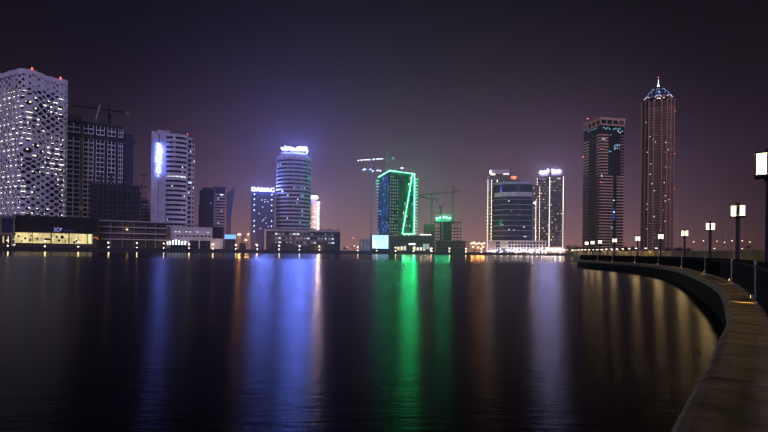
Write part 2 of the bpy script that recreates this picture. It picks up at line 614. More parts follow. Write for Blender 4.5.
def strokes(lines, t, material_depth=.5):
    m = MB()
    for ln in lines:
        for a, c in zip(ln, ln[1:]):
            m.beam((a[0], 0, a[1]), (c[0], 0, c[1]), t, 6)
    return m

def text_mesh(body, size, material, name='lettering', depth=.4):
    cu = bpy.data.curves.new(name, 'FONT')
    cu.body, cu.size, cu.extrude, cu.offset = body, size, depth / 2, size * .012
    cu.align_x = 'LEFT'
    o = bpy.data.objects.new('tmp_text', cu)
    col.objects.link(o)
    bpy.context.view_layer.update()
    dg = bpy.context.evaluated_depsgraph_get()
    me = bpy.data.meshes.new_from_object(o.evaluated_get(dg))
    bpy.data.objects.remove(o)
    bpy.data.curves.remove(cu)
    me.name = name
    me.materials.clear()
    me.materials.append(material)
    for v in me.vertices:                 # stand upright, facing -y
        v.co = Vector((v.co.x, -v.co.z, v.co.y))
    return me

def fit(me, w, h):
    xs = [v.co.x for v in me.vertices]
    zs = [v.co.z for v in me.vertices]
    x0, x1, z0, z1 = min(xs), max(xs), min(zs), max(zs)
    for v in me.vertices:
        v.co.x = (v.co.x - x0) / (x1 - x0) * w
        v.co.z = (v.co.z - z0) / (z1 - z0) * h
    return me

# ------------------------------------------------------------------ 1 perforated tower
def perforated_tower():
    b = B('perforated_tower', 'pale tower wrapped in a curved shell full of round holes', 20, shoreY(20) + 42)
    rz_ = b.t.rotation_euler.z
    def depth(p):
        return (b.Y + math.sin(rz_) * p.x + math.cos(rz_) * p.y)
    def pxl(p):
        return PX + F * (b.t.location.x + math.cos(rz_) * p.x - math.sin(rz_) * p.y) / depth(p)
    xr_ = b.x(67.6)
    for _ in range(30):
        c, r, l, bk = foot(b.x(-34), xr_, 26)
        xr_ += (69.6 - pxl(r)) * b.kx * .6
    # rounded rectangle, anticlockwise seen from above, starting on the left face
    cen = bk / 2
    corners = [l, c, r, bk]
    rr = 8.0
    pts = []
    for i in range(4):
        p, a, q = corners[i], corners[i-1], corners[(i+1) % 4]
        d1, d2 = (a - p).normalized(), (q - p).normalized()
        for j in range(7):
            t = j / 6
            A, C = p + d1 * rr, p + d2 * rr
            pts.append((1-t)**2 * A + 2*t*(1-t) * p + t*t * C)
    per = [0]
    for i in range(len(pts)):
        per.append(per[-1] + (pts[(i+1) % len(pts)] - pts[i]).length)
    T = per[-1]
    def at(u, inset=0.0):
        u %= T
        i = max(k for k in range(len(per) - 1) if per[k] <= u)
        t = (u - per[i]) / max(1e-6, per[i+1] - per[i])
        p = pts[i].lerp(pts[(i+1) % len(pts)], t)
        dirs = []
        for k in (i - 1, i, i + 1):
            dirs.append((pts[(k+1) % len(pts)] - pts[k % len(pts)]).normalized())
        d = ((dirs[0] + dirs[1]) * (1 - t) + (dirs[1] + dirs[2]) * t).normalized()
        return p - Vector((d.y, -d.x)) * inset
    def ufind(px):                        # perimeter position on the camera side for a lateral position
        return min((abs(pxl(at(T*i/800)) - px) + (99 if at(T*i/800).y > max(l.y, r.y) * .98 else 0), T*i/800) for i in range(800))[1]
    uc, ur = per[10], ufind(66)
    def top(u):
        x = pxl(at(u))
        dk = depth(at(u)) / b.Y
        ky = [(-30, 79), (0, 74), (10, 71), (18, 69), (31, 70), (38, 73), (46, 76.5), (58, 79), (70, 81)]
        for (x0, y0), (x1, y1) in zip(ky, ky[1:]):
            if x <= x1:
                t = max(0, (x - x0) / (x1 - x0))
                return b.z(y0 + (y1 - y0) * (t * t * (3 - 2 * t))) * dk
        return b.z(81) * dk
    H = b.z(69)
    nc = 31
    du = T / nc
    nr = 54
    dz = H / nr
    big = [(ufind(px), b.z(py) , w) for px, py, w in ((28.5, 147, 1.15), (52, 131.5, .95), (52, 165, .9), (63.5, 98, .8), (28, 103, .9), (13, 128, .6), (-6, 110, .8), (40, 196, .6))]
    def warp(u, z):
        for cu, cz, k in big:
            du_, dz_ = u - cu, z - cz
            if abs(du_) < 30 and abs(dz_) < 30:
                g = k * math.exp(-(du_*du_ + dz_*dz_) / 60.0)
                u += du_ * g * .8
                z += dz_ * g * .8
        return u, z
    m = MB()
    DEP = .75
    for j in range(1, nr - 1):
        for i in range(nc):
            cu, cz = (i + .5 * (j % 2)) * du, j * dz
            # snap big-hole centres to cells by the warp alone
            ns_ = noise.noise(Vector((cu * .045, cz * .045, 3.1))) + .7 * noise.noise(Vector((cu * .35, cz * .35, 8.0)))
            fr_ = min(.92, max(.48, .72 + .34 * ns_))
            outer, inn, dp = [], [], []
            for q in range(8):
                a = math.pi * q / 4
                ca, sa = math.cos(a), math.sin(a)
                s1 = 1 / (abs(ca) + abs(sa))
                for lst, (uu, zz), ins in ((outer, (cu + ca*s1*du/2, cz + sa*s1*dz), 0), (inn, (cu + ca*fr_*.40*du, cz + sa*fr_*.80*dz), 0), (dp, (cu + ca*fr_*.40*du, cz + sa*fr_*.80*dz), DEP)):
                    if lst is not outer:
                        # blend between diamond and circle
                        uu = cu + (uu - cu) * (.72 + .28 * s1)
                        zz = cz + (zz - cz) * (.72 + .28 * s1)
                    uu, zz = warp(uu, zz)
                    p = at(uu, ins)
                    lst.append((p.x, p.y, zz * top(uu) / H))
            k = len(m.v)
            m.v += outer + inn + dp
            for q in range(8):
                w = (q + 1) % 8
                m.f += [(k+q, k+w, k+8+w, k+8+q), (k+8+q, k+8+w, k+16+w, k+16+q)]
    shell = b.part('shell', m, SHELL)
    pr_ = MB()
    n = 130
    for i in range(n):
        ua, ub = T * i / n, T * (i + 1) / n
        q = []
        for uu in (ua, ub):
            o, ii = at(uu, -.05), at(uu, .6)
            tz = top(uu)
            q.append(((o.x, o.y, tz - 3.6), (o.x, o.y, tz + .6), (ii.x, ii.y, tz + .6), (ii.x, ii.y, tz - 3.6)))
        for w in range(4):
            e = (w + 1) % 4
            pr_.poly([q[0][w], q[1][w], q[1][e], q[0][e]])
    O('parapet', pr_.mesh('parapet', SHELL), shell)
    # glazed core with lit storeys
    core = [at(T * i / 60, 2.6) for i in range(60)]
    b.part('core', MB().prism([(p.x, p.y) for p in core], 0, min(b.z(84), b.z(82)) ), GLASS)
    nf = 30
    fh = b.z(86) / nf
    lw = MB()
    slab = MB()
    for fl in range(nf):
        z = fl * fh
        for i in range(110):
            ua, ub = T * i / 110, T * (i + .8) / 110
            pxm = pxl(at(ua))
            base = .84 if pxm < 22 else .56
            g = noise.noise(Vector((ua * .05, z * .04, 1.7)))
            if R.random() < base + .75 * g:
                p, q = at(ua, 2.55), at(ub, 2.55)
                lw.poly([(p.x, p.y, z + fh*.5), (q.x, q.y, z + fh*.5), (q.x, q.y, z + fh*.78), (p.x, p.y, z + fh*.78)])
    o = b.part('core_windows', lw, E_CORE)
    o['kind'] = 'stuff'
    sl = MB()
    for fl in range(1, nf):
        z = fl * fh
        ring = [at(T * i / 48, 1.0) for i in range(48)]
        ring2 = [at(T * i / 48, 2.58) for i in range(48)]
        for i in range(48):
            w = (i + 1) % 48
            sl.poly([(ring[i].x, ring[i].y, z), (ring[w].x, ring[w].y, z), (ring2[w].x, ring2[w].y, z), (ring2[i].x, ring2[i].y, z)])
            sl.poly([(ring[i].x, ring[i].y, z-.3), (ring[w].x, ring[w].y, z-.3), (ring[w].x, ring[w].y, z), (ring[i].x, ring[i].y, z)])
    o = b.part('walkways', sl, PALE)
    for px in (30, 58.5):
        p = at(ufind(px), -.2)
        b.part('beacon', MB().lathe([(.2, 0), (.7, .5), (.7, 1.1), (.2, 1.6)], 8), E_RED, (p.x, p.y, top(ufind(px)) + .6))
    return b
perforated_tower()

# podium of the perforated tower
b = B('glass_podium', 'low black glass podium with a cream lit ground floor below the perforated tower', 57, shoreY(57) + 14, 0)
b.box('upper_storey', 16, 99.5, 217.5, 232, GLASS, 0, 26)
b.box('roof_slab', 15.5, 100, 216.6, 217.5, DARK, -.4, 27)
b.box('ground_wall', 17, 99, 232, None, DARK, 1.2, 24)
b.box('floor_slab', 16, 99.5, 232, 233, DARK, -.6, 27)
for i in range(8):
    b.box('mullion', 18 + i * 10.6, 18.25 + i * 10.6, 218, 231.5, STEEL, -.12, .12)
for p0, p1 in ((10.5, 13.5), (16.5, 33.0), (33.5, 51), (52, 69), (70, 78.5), (79, 88.5), (89, 94)):
    b.box('lit_wall', p0, p1, 233.2, 243.5, E_CREAM, 1.0, .15)
holes = [(20, 237, .9), (26.5, 239, 1.1), (32, 236, .8), (31, 240.5, 1), (38, 239, 1.1), (57, 237, .9), (62.5, 237, 1.7), (59.5, 240.5, 1.2), (66, 241, .7), (75, 242, 1.2), (23, 241.5, .7), (77.5, 241, 1.4)]
for px, py, r_ in holes:
    m = MB()
    n = 14
    m.v = [(r_ * b.kx * math.cos(2*math.pi*i/n), q, r_ * b.k * math.sin(2*math.pi*i/n)) for q in (.95, .75) for i in range(n)]
    m.f = [tuple(range(n, 2*n))] + [(i, (i+1) % n, n + (i+1) % n, n + i) for i in range(n)]
    b.part('round_opening', m, BLACK, (b.x(px), 0, b.z(py)))
b.lit(77, 243, .9, 9, E_SHOPW, .85)
b.lit(90, 243, 2.3, 9.5, em('green_white_light', (.75, 1.0, .55), 1.1), .80, 'lit_column')
m = strokes([[(0, 0), (1.2, .9), (2.3, .9), (3.2, .2), (3.4, -1.1)]], .45)
b.part('orange_arch', m, E_ORANGE, (b.x(94.8), .5, b.z(237.5)))
for px, py in ((44, 221.5), (31, 219)):
    b.lit(px, py, .5, .4, E_WIN, -.1)
sg = fit(text_mesh('3OP', 4, E_FAINT), 8.3 * b.kx, 4.0 * b.k)
s_ = O('lettering', sg, b.t, (b.x(54), -.5, b.z(231.6)))
b.box('lower_sign_strip', 64, 75, 229.8, 230.8, em('faint_blue_strip', (.2, .2, 1.0), .12), -.2, .15)
m = MB().arc_band(0.1, 2.6 * b.k, 0, math.pi, 0, .3, 12)
b.part('canopy', MB().lathe([(2.7*b.k, 0), (2.6*b.k, .7), (1.8*b.k, 1.4), (.1, 1.7)], 14), DARK, (b.x(48), .2, b.z(240.2)))

b = B('corner_pavilion', 'blue-grey framed glass box beside the black podium', 5, shoreY(5) + 12, 0)
b.box('glass_body', -14, 15, 218, 233.5, BGLASS, .6, 20)
b.box('roof_edge', -15, 16, 215.5, 218, GREY, 0, 21)
b.box('soffit_edge', -15, 16, 232.5, 235, GREY, 0, 21)
for px in (-14, 0, 13.3):
    b.box('frame_post', px, px + 2, 218, 232.5, GREY, 0, 1)
for i in range(4):
    b.box('glazing_bar', -12, 13.3, 221 + i * 3, 221.4 + i * 3, STEEL, .4, .2)
b.box('base_wall', -12, 12, 235, None, DARK, 2, 18)
for px in (3, 8):
    b.lit(px, 243, 1.4, 7, E_CREAM, 1.9)

# ------------------------------------------------------------------ 3 apartment block under construction
b = B('unfinished_apartment_tower', 'tall unfinished apartment tower with stacked pale balconies and tower cranes above', 106, shoreY(106) + 85, 6)
b.box('body', 66, 123, 124, None, DARK, 2.2, 30)
b.box('right_wing', 123, 134, 131, None, NET, 3.5, 26)
b.box('upper_core', 69, 82, 118.5, 124, SOOT, 5, 14)
b.box('roof_core', 91, 104, 121, 124, SOOT, 6, 12)
for i in range(14):
    px = 68 + i * 4.1
    b.box('formwork_post', px, px + .5, 124 - R.uniform(1, 5), 125, SOOT, R.uniform(2.4, 5), .5)
pitch = 4.55 * b.k
zs = [b.z(127) - pitch * (i + 1) for i in range(22)]
for (p0, p1) in ((67.5, 80), (83, 93), (95.5, 104), (107, 115), (118, 122.8)):
    w = (p1 - p0) * b.kx
    bm = MB().box(0, w, -.1, 2.2, 0, .35).box(0, w, -.1, .08, .35, 1.05)
    nfin = 3 if w > 6 else 2
    for q in range(nfin):
        x = (w - .4) * q / (nfin - 1)
        bm.box(x, x + .4, .1, 2.2, .35, pitch)
    bm.box(w*.45, w*.55, .9, 2.2, 1.05, pitch)
    me = bm.mesh('balcony', SHELL)
    wm = MB().box(0, w * .38, 2.1, 2.25, .8, 3.6).mesh('window', GLASS)
    for i, z in enumerate(zs):
        if i == 2 or R.random() < .03:
            continue
        b.inst('balcony', me, (b.x(p0), 0, z))
        b.inst('window', wm, (b.x(p0) + .1 * w, 0, z))
        b.inst('window', wm, (b.x(p0) + .56 * w, 0, z))
me = MB().box(b.x(123), b.x(134.5), 2.6, 3.6, 0, .4).mesh('floor_slab', SOOT)
for z in zs:
    b.inst('floor_slab', me, (0, 0, z))
b.box('cantilever_platform', 131, 137.5, 137.6, 138.8, SOOT, 1, 6)
for px in (81, 94, 105.5, 116.3):
    b.box('recess_pier', px, px + .7, 126, None, SOOT, 1.4, .8)
wm_ = mat('warm_lit_brown', (.30, .17, .10), .8)

# ------------------------------------------------------------------ 4 dark tower in scaffolding
b = B('scaffolded_tower', 'dark concrete frame wrapped in scaffolding in front of the balcony tower', 115, shoreY(115) + 50, 0)
zs = zrange(0, b.z(182), 4.6)
fr = MB()
me = MB().box(b.x(88), b.x(142), 0, 20, 0, .45).mesh('floor_slab', SOOT)
for z in zs:
    b.inst('floor_slab', me, (0, 0, z))
b.box('core', 90, 140, 184, None, DARK, 5, 10)
cm = MB().box(-.4, .4, .3, 1.1, 0, b.z(182)).mesh('pillar', SOOT)
for i in range(12):
    b.inst('pillar', cm, (b.x(88.6) + i * (b.x(141.4) - b.x(88.6)) / 11, 0, 0))
sf = MB()
for i in range(28):
    x = b.x(87) + i * (b.x(143) - b.x(87)) / 27
    sf.box(x-.07, x+.07, -1.4, -1.26, 0, b.z(180 - R.random() * 4))
for j in range(30):
    z = b.z(181) * j / 30
    sf.box(b.x(87), b.x(143), -1.4, -1.28, z, z + .12)
b.part('scaffolding', sf, SOOT)
for px, py in ((109, 173), (99, 176), (126, 177)):
    b.box('pillar_stub', px, px + 3, py, 182, SOOT, 6, 3)
hm = MB()
for sx in (-.7, .7):
    for sy in (-.7, .7):
        hm.beam((sx, sy, 0), (sx, sy, b.z(170)), .12)
z = 0
while z < b.z(171):
    hm.beam((-.7, -.7, z), (.7, -.7, z + 1.6), .07).beam((.7, -.7, z + 1.6), (-.7, -.7, z + 3.2), .07)
    z += 3.2
b.part('hoist_mast', hm, SOOT, (b.x(144.5), 2, 0))
for py in (172, 184, 196, 204):
    b.box('hoist_platform', 141, 148, py, py + 1.2, SOOT, 1, 3)

b = B('slab_tower', 'narrow unlit slab tower with thin brown end pier behind the scaffolding', 147, shoreY(147) + 110, 0)
b.box('body', 140, 150.5, 200, None, DARK, .5, 14)
b.box('end_pier', 148.3, 151, 191, None, BROWN, 0, 14)
me = MB().box(b.x(139.5), b.x(148.2), 0, .5, 0, 1.1).mesh('floor_band', PALE)
for z in zrange(4, b.z(200), 3.4 * b.k):
    b.inst('floor_band', me, (0, 0, z))

# cranes
def crane(label, cx, Y, mast_px, foot_py, jib, group='tower cranes over the building sites', paint=SOOT, lights=None, counter=None, th=.22, head_py=None, name='tower_crane'):
    """jib: ((px,py),(px,py)) from the mast outwards; counter likewise."""
    b = B(name, label, mast_px, Y, 0, 'crane', group, z0=P(mast_px, foot_py, Y).z, flat=True)
    jy = jib[0][1]
    h = b.z(jy)
    m = MB()
    w = .9
    for sx in (-w, w):
        for sy in (-w, w):
            m.beam((sx, sy, 0), (sx, sy, h), th)
    z = 0
    while z < h - 2.4:
        for y in (-w, w):
            m.beam((-w, y, z), (w, y, z + 2.4), th * .6)
        m.beam((w, -w, z), (-w, -w, z + 2.4), th * .5)
        z += 2.4
    b.part('mast', m, paint)
    def lattice(p, q, nm, wd=.8):
        p, q = Vector(p), Vector(q)
        m = MB()
        n = max(3, int((q - p).length / 2.6))
        up = Vector((0, 0, 1.5))
        m.beam(p + Vector((0, wd, 0)), q + Vector((0, wd*.6, 0)), th).beam(p - Vector((0, wd, 0)), q - Vector((0, wd*.6, 0)), th)
        m.beam(p + up, q + up * .5, th)
        for i in range(n):
            a, c = p.lerp(q, i / n), p.lerp(q, (i + 1) / n)
            mid = p.lerp(q, (i + .5) / n) + up * (1 - .5 * i / n)
            m.beam(a, mid, th * .6).beam(mid, c, th * .6)
        return b.part(nm, m, paint)
    j1 = Vector((b.x(jib[1][0]), 0, b.z(jib[1][1])))
    jb = lattice((0, 0, h), j1, 'jib')
    hd = b.z(head_py) if head_py else h + 6
    b.part('tower_head', MB().beam((-.8, 0, h), (0, 0, hd), th * 1.3).beam((.8, 0, h), (0, 0, hd), th * 1.3), paint)
    b.part('cab', MB().box(.9, 2.4, -1.6, 0, h - 2.6, h - .2), GREY)
    tie = MB().beam((0, 0, hd), Vector((0, 0, h)).lerp(j1, .7) + Vector((0, 0, .8)), th * .5)
    if counter:
        c1 = Vector((b.x(counter[0]), 0, b.z(counter[1])))
        lattice((0, 0, h), c1, 'counter_jib')
        b.part('counterweight', MB().box(c1.x - 1.4, c1.x + 1.4, -1, 1, c1.z - 2.6, c1.z + .8), GREY)
        tie.beam((0, 0, hd), c1, th * .5)
    b.part('tie_rod', tie, paint)
    if lights:
        for px, py, mt, r_ in lights:
            r_ *= .6
            O('floodlight', MB().lathe([(r_*.5, -r_*.6), (r_, -r_*.2), (r_, r_*.4), (r_*.5, r_*.7)], 8).mesh('floodlight', mt), jb, (b.x(px), -1.2, b.z(py)))
    return b

Yc = shoreY(106) + 95
crane('dark tower crane with long level jib above the balcony tower', 108, Yc, 108.5, 124, ((108.5, 111), (72, 106)), counter=(126, 112.3), head_py=105, paint=BLACK, th=.34)
b = B('luffing_crane', 'pale raised crane boom catching light over the balcony tower', 96, Yc - 12, 0, 'crane', 'tower cranes over the building sites', z0=P(96, 126, Yc).z, flat=True)
m = MB()
p, q = Vector((b.x(95.2), 0, b.z(119))), Vector((b.x(98.8), 0, b.z(105)))
for o_ in (-.5, .5):
    m.beam(p + Vector((o_, 0, 0)), q + Vector((o_ * .3, 0, 0)), .22)
for i in range(8):
    a, c = p.lerp(q, i / 8), p.lerp(q, (i + 1) / 8)
    m.beam(a + Vector((-.5 if i % 2 else .5, 0, 0)), c + Vector((.5 if i % 2 else -.5, 0, 0)), .16)
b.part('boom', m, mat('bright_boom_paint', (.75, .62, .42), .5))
m = MB()
for o_ in (-.7, .7):
    m.beam((b.x(94.6) + o_, 0, -10), (b.x(95.2) + o_, 0, b.z(119)), .22)
z = -10
while z < b.z(120):
    m.beam((b.x(94.7) - .7, 0, z), (b.x(94.7) + .7, 0, z + 2), .12)
    z += 2
b.part('mast', m, YSTEEL)

# yellow hoist masts on the face of the balcony tower
for px, top_py, lbl in ((81.5, 132, 'slim yellow-brown hoist mast climbing the balcony tower'), (89.5, 133, 'second slim hoist mast on the balcony tower beside the scaffolding')):
    b = B('hoist_mast', lbl, px, shoreY(106) + 62, 0, 'hoist')
    m = MB()
    for o_ in (-.8, .8):
        m.beam((o_, 0, 0), (o_, 0, b.z(top_py)), .16)
    z = 0
    while z < b.z(top_py) - 2:
        m.beam((-.8, 0, z), (.8, 0, z + 1.5), .1)
        z += 1.5
    b.part('mast', m, YSTEEL)
    b.part('cage', MB().box(-1.6, 1.6, -1.5, .4, b.z(210), b.z(206)), YSTEEL)

# ------------------------------------------------------------------ 7 parking structure
b = B('parking_structure', 'long dark four storey parking frame with open bays on the far quay', 134, shoreY(134) + 14, 0)
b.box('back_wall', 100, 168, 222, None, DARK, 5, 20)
for i, py in enumerate((221, 227, 233, 239)):
    b.box('floor_beam', 99.5, 168, py, py + 1.0, PALE, 0, .9)
for px in (99.5, 111, 122.6, 134, 145.5, 156, 167.2):
    b.box('column', px, px + .8, 222, None, GREY, .1, .8)
for py in (229, 235):
    b.box('balustrade', 100.3, 167.2, py + 2.3, py + 2.6, GREY, .3, .2)
b.part('ceiling_lamp', MB().lathe([(.3, -.6), (.8, -.2), (.8, .3), (.3, .6)], 8), em('amber_lamp', (1, .55, .2), 22), (b.x(127.3), 1.5, b.z(229.6)))
b.lit(114, 237, .5, .5, E_WIND, 4.9)
b.lit(150, 231, .6, .4, E_WIND, 4.9)

# ------------------------------------------------------------------ 6 white tower with vertical neon script
b = B('striped_white_tower', 'white tower with curved dark window stripes and vertical neon script on its side', 172, shoreY(172) + 48, 0)
b.box('side_slab', 151, 165, 133, None, WHITE, 0, 26)
b.box('roof_block', 156.5, 169, 130.3, 133, WHITE, 4, 16)
b.box('slit', 158.2, 158.9, 135.5, 143, BLACK, -.08, .1)
b.box('lower_slit', 158.2, 158.9, 180, 226, mat('slit_grey', (.25, .25, .3), .6), -.08, .1)
b.box('edge_strip', 152.6, 153.4, 139, 190, em('blue_edge_light', (.35, .40, 1.0), .42), -.1, .12)
# the drum: a bowed front of stacked spandrels
w = (b.x(187) - b.x(164.5))
rad_ = w * .72
half = math.asin(w / 2 / rad_)
cxm = (b.x(187) + b.x(164.5)) / 2
cyy = rad_ * math.cos(half) - .6
a0, a1 = -math.pi/2 - half, -math.pi/2 + half
zt = b.z(134.5)
pitch = 4.78 * b.k
b.part('glazing', MB().arc_band(rad_ * .3, rad_ - .9, a0, a1, 0, zt - 1.5, 20, (cxm, cyy)), GLASS)
me = MB().arc_band(rad_ - 2.5, rad_, a0, a1, 0, pitch * .58, 20, (cxm, cyy)).mesh('spandrel', WHITE)
z = zt - pitch * .58
zsd = []
while z > 0:
    b.inst('spandrel', me, (0, 0, z))
    zsd.append(z)
    z -= pitch
b.part('drum_pier', MB().box(b.x(164.3), b.x(165.6), -.3, 6, 0, zt), WHITE)
b.part('drum_pier', MB().box(b.x(185.8), b.x(187.6), -.3, 6, 0, zt), WHITE)
def on_drum(a, z, w_, h_, material, name='lit_window', r=None):
    r = rad_ - .82 if r is None else r
    m = MB().arc_band(r - .1, r, a, a + w_ / r, 0, h_, 2, (cxm, cyy))
    return b.part(name, m, material, (0, 0, z))
for k in range(12):
    on_drum(a0 + .06 + k * (a1 - a0 - .1) / 12, zsd[9] + pitch * .62, w / 12 * .8, pitch * .3, E_WIN if k % 5 else E_WINW)
for i, t in ((2, .05), (2, .12), (7, .75), (8, .75), (13, .8), (13, .86), (16, .75), (18, .1), (11, .3)):
    on_drum(a0 + (a1 - a0) * t, zsd[i] + pitch * .62, 1.3, pitch * .3, R.choice((E_WIN, E_WIND)))
# right-hand wing with punched windows
b.box('right_wing', 187.3, 194.6, 140, None, WHITE, 3, 18)
b.box('wing_front', 187.4, 191.8, 136, None, WHITE, 1.2, 18)
wm = MB().box(0, 3.0 * b.kx, -.06, .1, 0, 2.9 * b.k).mesh('window', GLASS)
wm2 = MB().box(0, 1.2 * b.kx, -.06, .1, 0, 2.9 * b.k).mesh('window', GLASS)
for z in zsd[1:-1]:
    b.inst('window', wm, (b.x(188.0), 1.18, z + pitch * .15))
    b.inst('window', wm2, (b.x(192.7), 2.98, z + pitch * .15))
for px, py in ((189.6, 151), (193.4, 160.5), (193, 187.5), (188.2, 193)):
    b.lit(px, py, 1.2, 2.2, E_WIN, 1.0 if px < 192 else 2.8)
b.lit(188.4, 182.5, 3.2, 2.0, E_WIN, 1.0)
b.beacon(186.6, 133, .5)
# neon script running down the slab
ST = [[(-2, 0), (1.2, -1), (2.4, -3.4), (.6, -4.6), (-1.4, -3.2), (-.2, -6)], [(2.6, -4), (2.6, -9.4), (1.2, -10.6)],
      [(-2.2, -7.4), (.6, -7.2), (1.2, -9), (-.8, -10.2), (-2.2, -9)], [(-1.2, -11.6), (1.8, -12.4), (2.4, -15), (.4, -16.4), (-1.6, -15)],
      [(-2.2, -13.2), (-2.0, -19)], [(.2, -17.6), (2.2, -18.6), (1.6, -20.6), (-.6, -20.8)], [(-1.6, -21.6), (.4, -22.4), (1.4, -24.6), (-.4, -26)],
      [(-1.4, -24), (-1.6, -28.5), (.2, -30.4)], [(1.6, -27), (1.0, -29.4)], [(-.6, -32), (.2, -33.2)]]
ln = [[(x * b.k * 1.05, z * b.k * .97) for x, z in l_] for l_ in ST]
sg = b.part('neon_script', strokes(ln, .15), E_ARAB, (b.x(158.3), -1.5, b.z(145)))

# podium right of the parking
b = B('white_podium', 'low white podium with small lit windows and arched bright entrance on the quay', 195, shoreY(195) + 12, 0)
b.box('body', 168, 213, 227, None, WHITE, 1, 24)
b.box('east_wing', 213, 224, 238, None, WHITE, 2, 20)
b.box('glass_corner', 214, 224.5, 226, 238, GLASS, 4, 18)
for i in range(14):
    px = 170 + i * 3.1
    b.part('roof_truss', MB().beam((b.x(px), 2, b.z(227)), (b.x(px + 2.2), 2, b.z(223.2)), .35).beam((b.x(px + 2.2), 2, b.z(223.2)), (b.x(px + 3.6), 2, b.z(227)), .35), DARK)
for i in range(11):
    if i not in (3, 8):
        b.lit(171.5 + i * 3.6, 232.5, 2.0, 1.1, E_WIN if i % 3 else E_WIND, .95)
for i in range(9):
    b.box('window', 177 + i * 4.0, 179.4 + i * 4.0, 235.5, 236.8, GLASS, .9, .2)
b.box('arcade_recess', 170, 212.5, 240.5, None, GLASS, .85, .3)
for px in (170, 188.5, 199, 211):
    b.box('column', px, px + 1.4, 240.3, None, WHITE, .2, 1.0)
for px in (191, 202):
    b.part('arch', MB().arc_band(2.4 * b.k, 3.1 * b.k, 0, math.pi, 0, .5, 10), WHITE, (b.x(px + 3), .5, b.z(245)))
for i in range(7):
    b.lit(166.5 + i * 3.0, 245.2, 2.2, 5.2 - abs(i - 3) * .6, E_SHOP, .1 if i < 2 else .6, 'lit_shopfront')
m = MB()
for i in range(12):
    a, c = math.pi * .5 * i / 12, math.pi * .5 * (i + 1) / 12
    m.beam((math.sin(a) * 5, 0, math.cos(a) * 5), (math.sin(c) * 5, 0, math.cos(c) * 5), .3)
b.part('canopy_light', m, E_SHOP, (b.x(184), -.3, b.z(246.0)))

# ------------------------------------------------------------------ 9 dark glass pair
b = B('sail_tower', 'dark glass tower with blue-grey floor bands and a sharp sail shaped right edge', 216, shoreY(216) + 70, 0)
b.box('dark_wing', 199.5, 214, 190.5, None, GLASS, 3, 22)
b.box('wing_roof', 202, 213.5, 187.5, 190.5, DARK, 5, 16)
b.box('wing_shoulder', 198.8, 203.5, 205, None, GLASS, 1.5, 10)
b.box('banded_body', 213.5, 226.5, 186.8, None, BGLASS, .6, 24)
b.box('roof_cap', 213, 227, 186.2, 187.0, GREY, .2, 24)
f = Face((b.x(215), .6), (b.x(225), .6))
bands(b, f, zrange(6, b.z(190), 2.95 * b.k), 1.0 * b.k, .35, PALE)
b.box('side_pier', 213.6, 215, 187.5, None, GREY, .2, .6)
b.box('side_pier', 225, 226.3, 187.5, None, BROWN, .2, .6)
m = MB()
front = [(b.x(226.6), 0, 0), (b.x(231), 0, 0), (b.x(231.5), 0, b.z(215)), (b.x(235), 0, b.z(186.3)), (b.x(226.6), 0, b.z(193))]
n = len(front)
m.v = front + [(x, 18, z) for x, y, z in front]
m.f = [tuple(range(n)), tuple(range(2*n-1, n-1, -1))] + [(i, n+i, n+(i+1) % n, (i+1) % n) for i in range(n)]
b.part('sail_wing', m, NAVY)
f2 = Face((b.x(200), 3), (b.x(213), 3))
bands(b, f2, zrange(4, b.z(192), 3.6 * b.k), .25 * b.k, .15, STEEL)
for px, py, w_, h_ in ((219.8, 195.3, 3.4, 1.6), (210.5, 203.8, 1.0, 1.0), (217.5, 199, 1.2, 1), (221, 211, 1.2, .9), (218, 223, 1.4, .9)):
    b.lit(px, py, w_, h_, E_WIN, .1)

b = B('blue_kiosk', 'small kiosk with bright blue illuminated board by orange lights', 230, shoreY(230) + 14, 0, 'kiosk')
b.box('board', 225, 236.5, 234.5, 239, E_BLUEB, 0, .5)
b.box('base', 225.5, 236, 239, None, DARK, .6, 6)
b.box('roof', 224.5, 237, 234.0, 234.5, GREY, -.2, 7)
b = B('site_excavator', 'dark digger arm raised beside the orange sodium lamp', 242, shoreY(242) + 18, 0, 'excavator')
b.box('body', 240, 246, 243, 246, DARK, 0, 3)
b.box('track', 239.6, 246.4, 246, None, BLACK, 0, 3)
b.part('boom', MB().beam((b.x(241.5), 1, b.z(243)), (b.x(244.5), 1, b.z(234.5)), .55).beam((b.x(244.5), 1, b.z(234.5)), (b.x(246.5), 1, b.z(238)), .4), DARK)

# ------------------------------------------------------------------ 11 tower with lettering
b = B('lettered_glass_tower', 'dark blue glass tower with glowing rooftop letters beside the round tower', 262.5, shoreY(262) + 75, 0)
b.box('body', 251, 274.5, 192, None, NAVY, 0, 30)
b.box('parapet', 250.8, 274.7, 191, 192, GREY, -.2, 30.4)
f = Face((b.x(251), 0), (b.x(274.5), 0))
bands(b, f, zrange(4, b.z(193), 3.4 * b.k), .22 * b.k, .12, STEEL)
for i in range(5):
    px = 257.2 + i * 2.9
    b.box('mullion', px, px + .3, 193, None, STEEL, -.18, .18)
sm_ = MB().lathe([(.2, -.5), (.62, -.15), (.62, .2), (.2, .5)], 8).mesh('facade_lamp', em('facade_lamp', (.8, .88, 1.0), 9))
for py in (194.5, 199.5, 205, 210.5, 221, 226, 231.5):
    b.inst('facade_lamp', sm_, (b.x(254.4), -.6, b.z(py)))
    if py < 228:
        b.inst('facade_lamp', sm_, (b.x(271.8), -.6, b.z(py)))
for px, py in ((261.2, 200.5), (264.5, 200), (264, 202.2), (267, 202), (262, 207.5), (262, 221.5), (265, 218), (265.6, 223.5), (263, 220), (270.5, 200), (258.5, 214), (268, 227), (260, 229)):
    b.lit(px, py, 1.5, .9, E_WIN, -.1)
sg = fit(text_mesh('DAMAC', 5, E_SIGN2), 22.6 * b.kx, 3.5 * b.k)
O('lettering', sg, b.t, (b.x(251.6), -.6, b.z(191.2)))

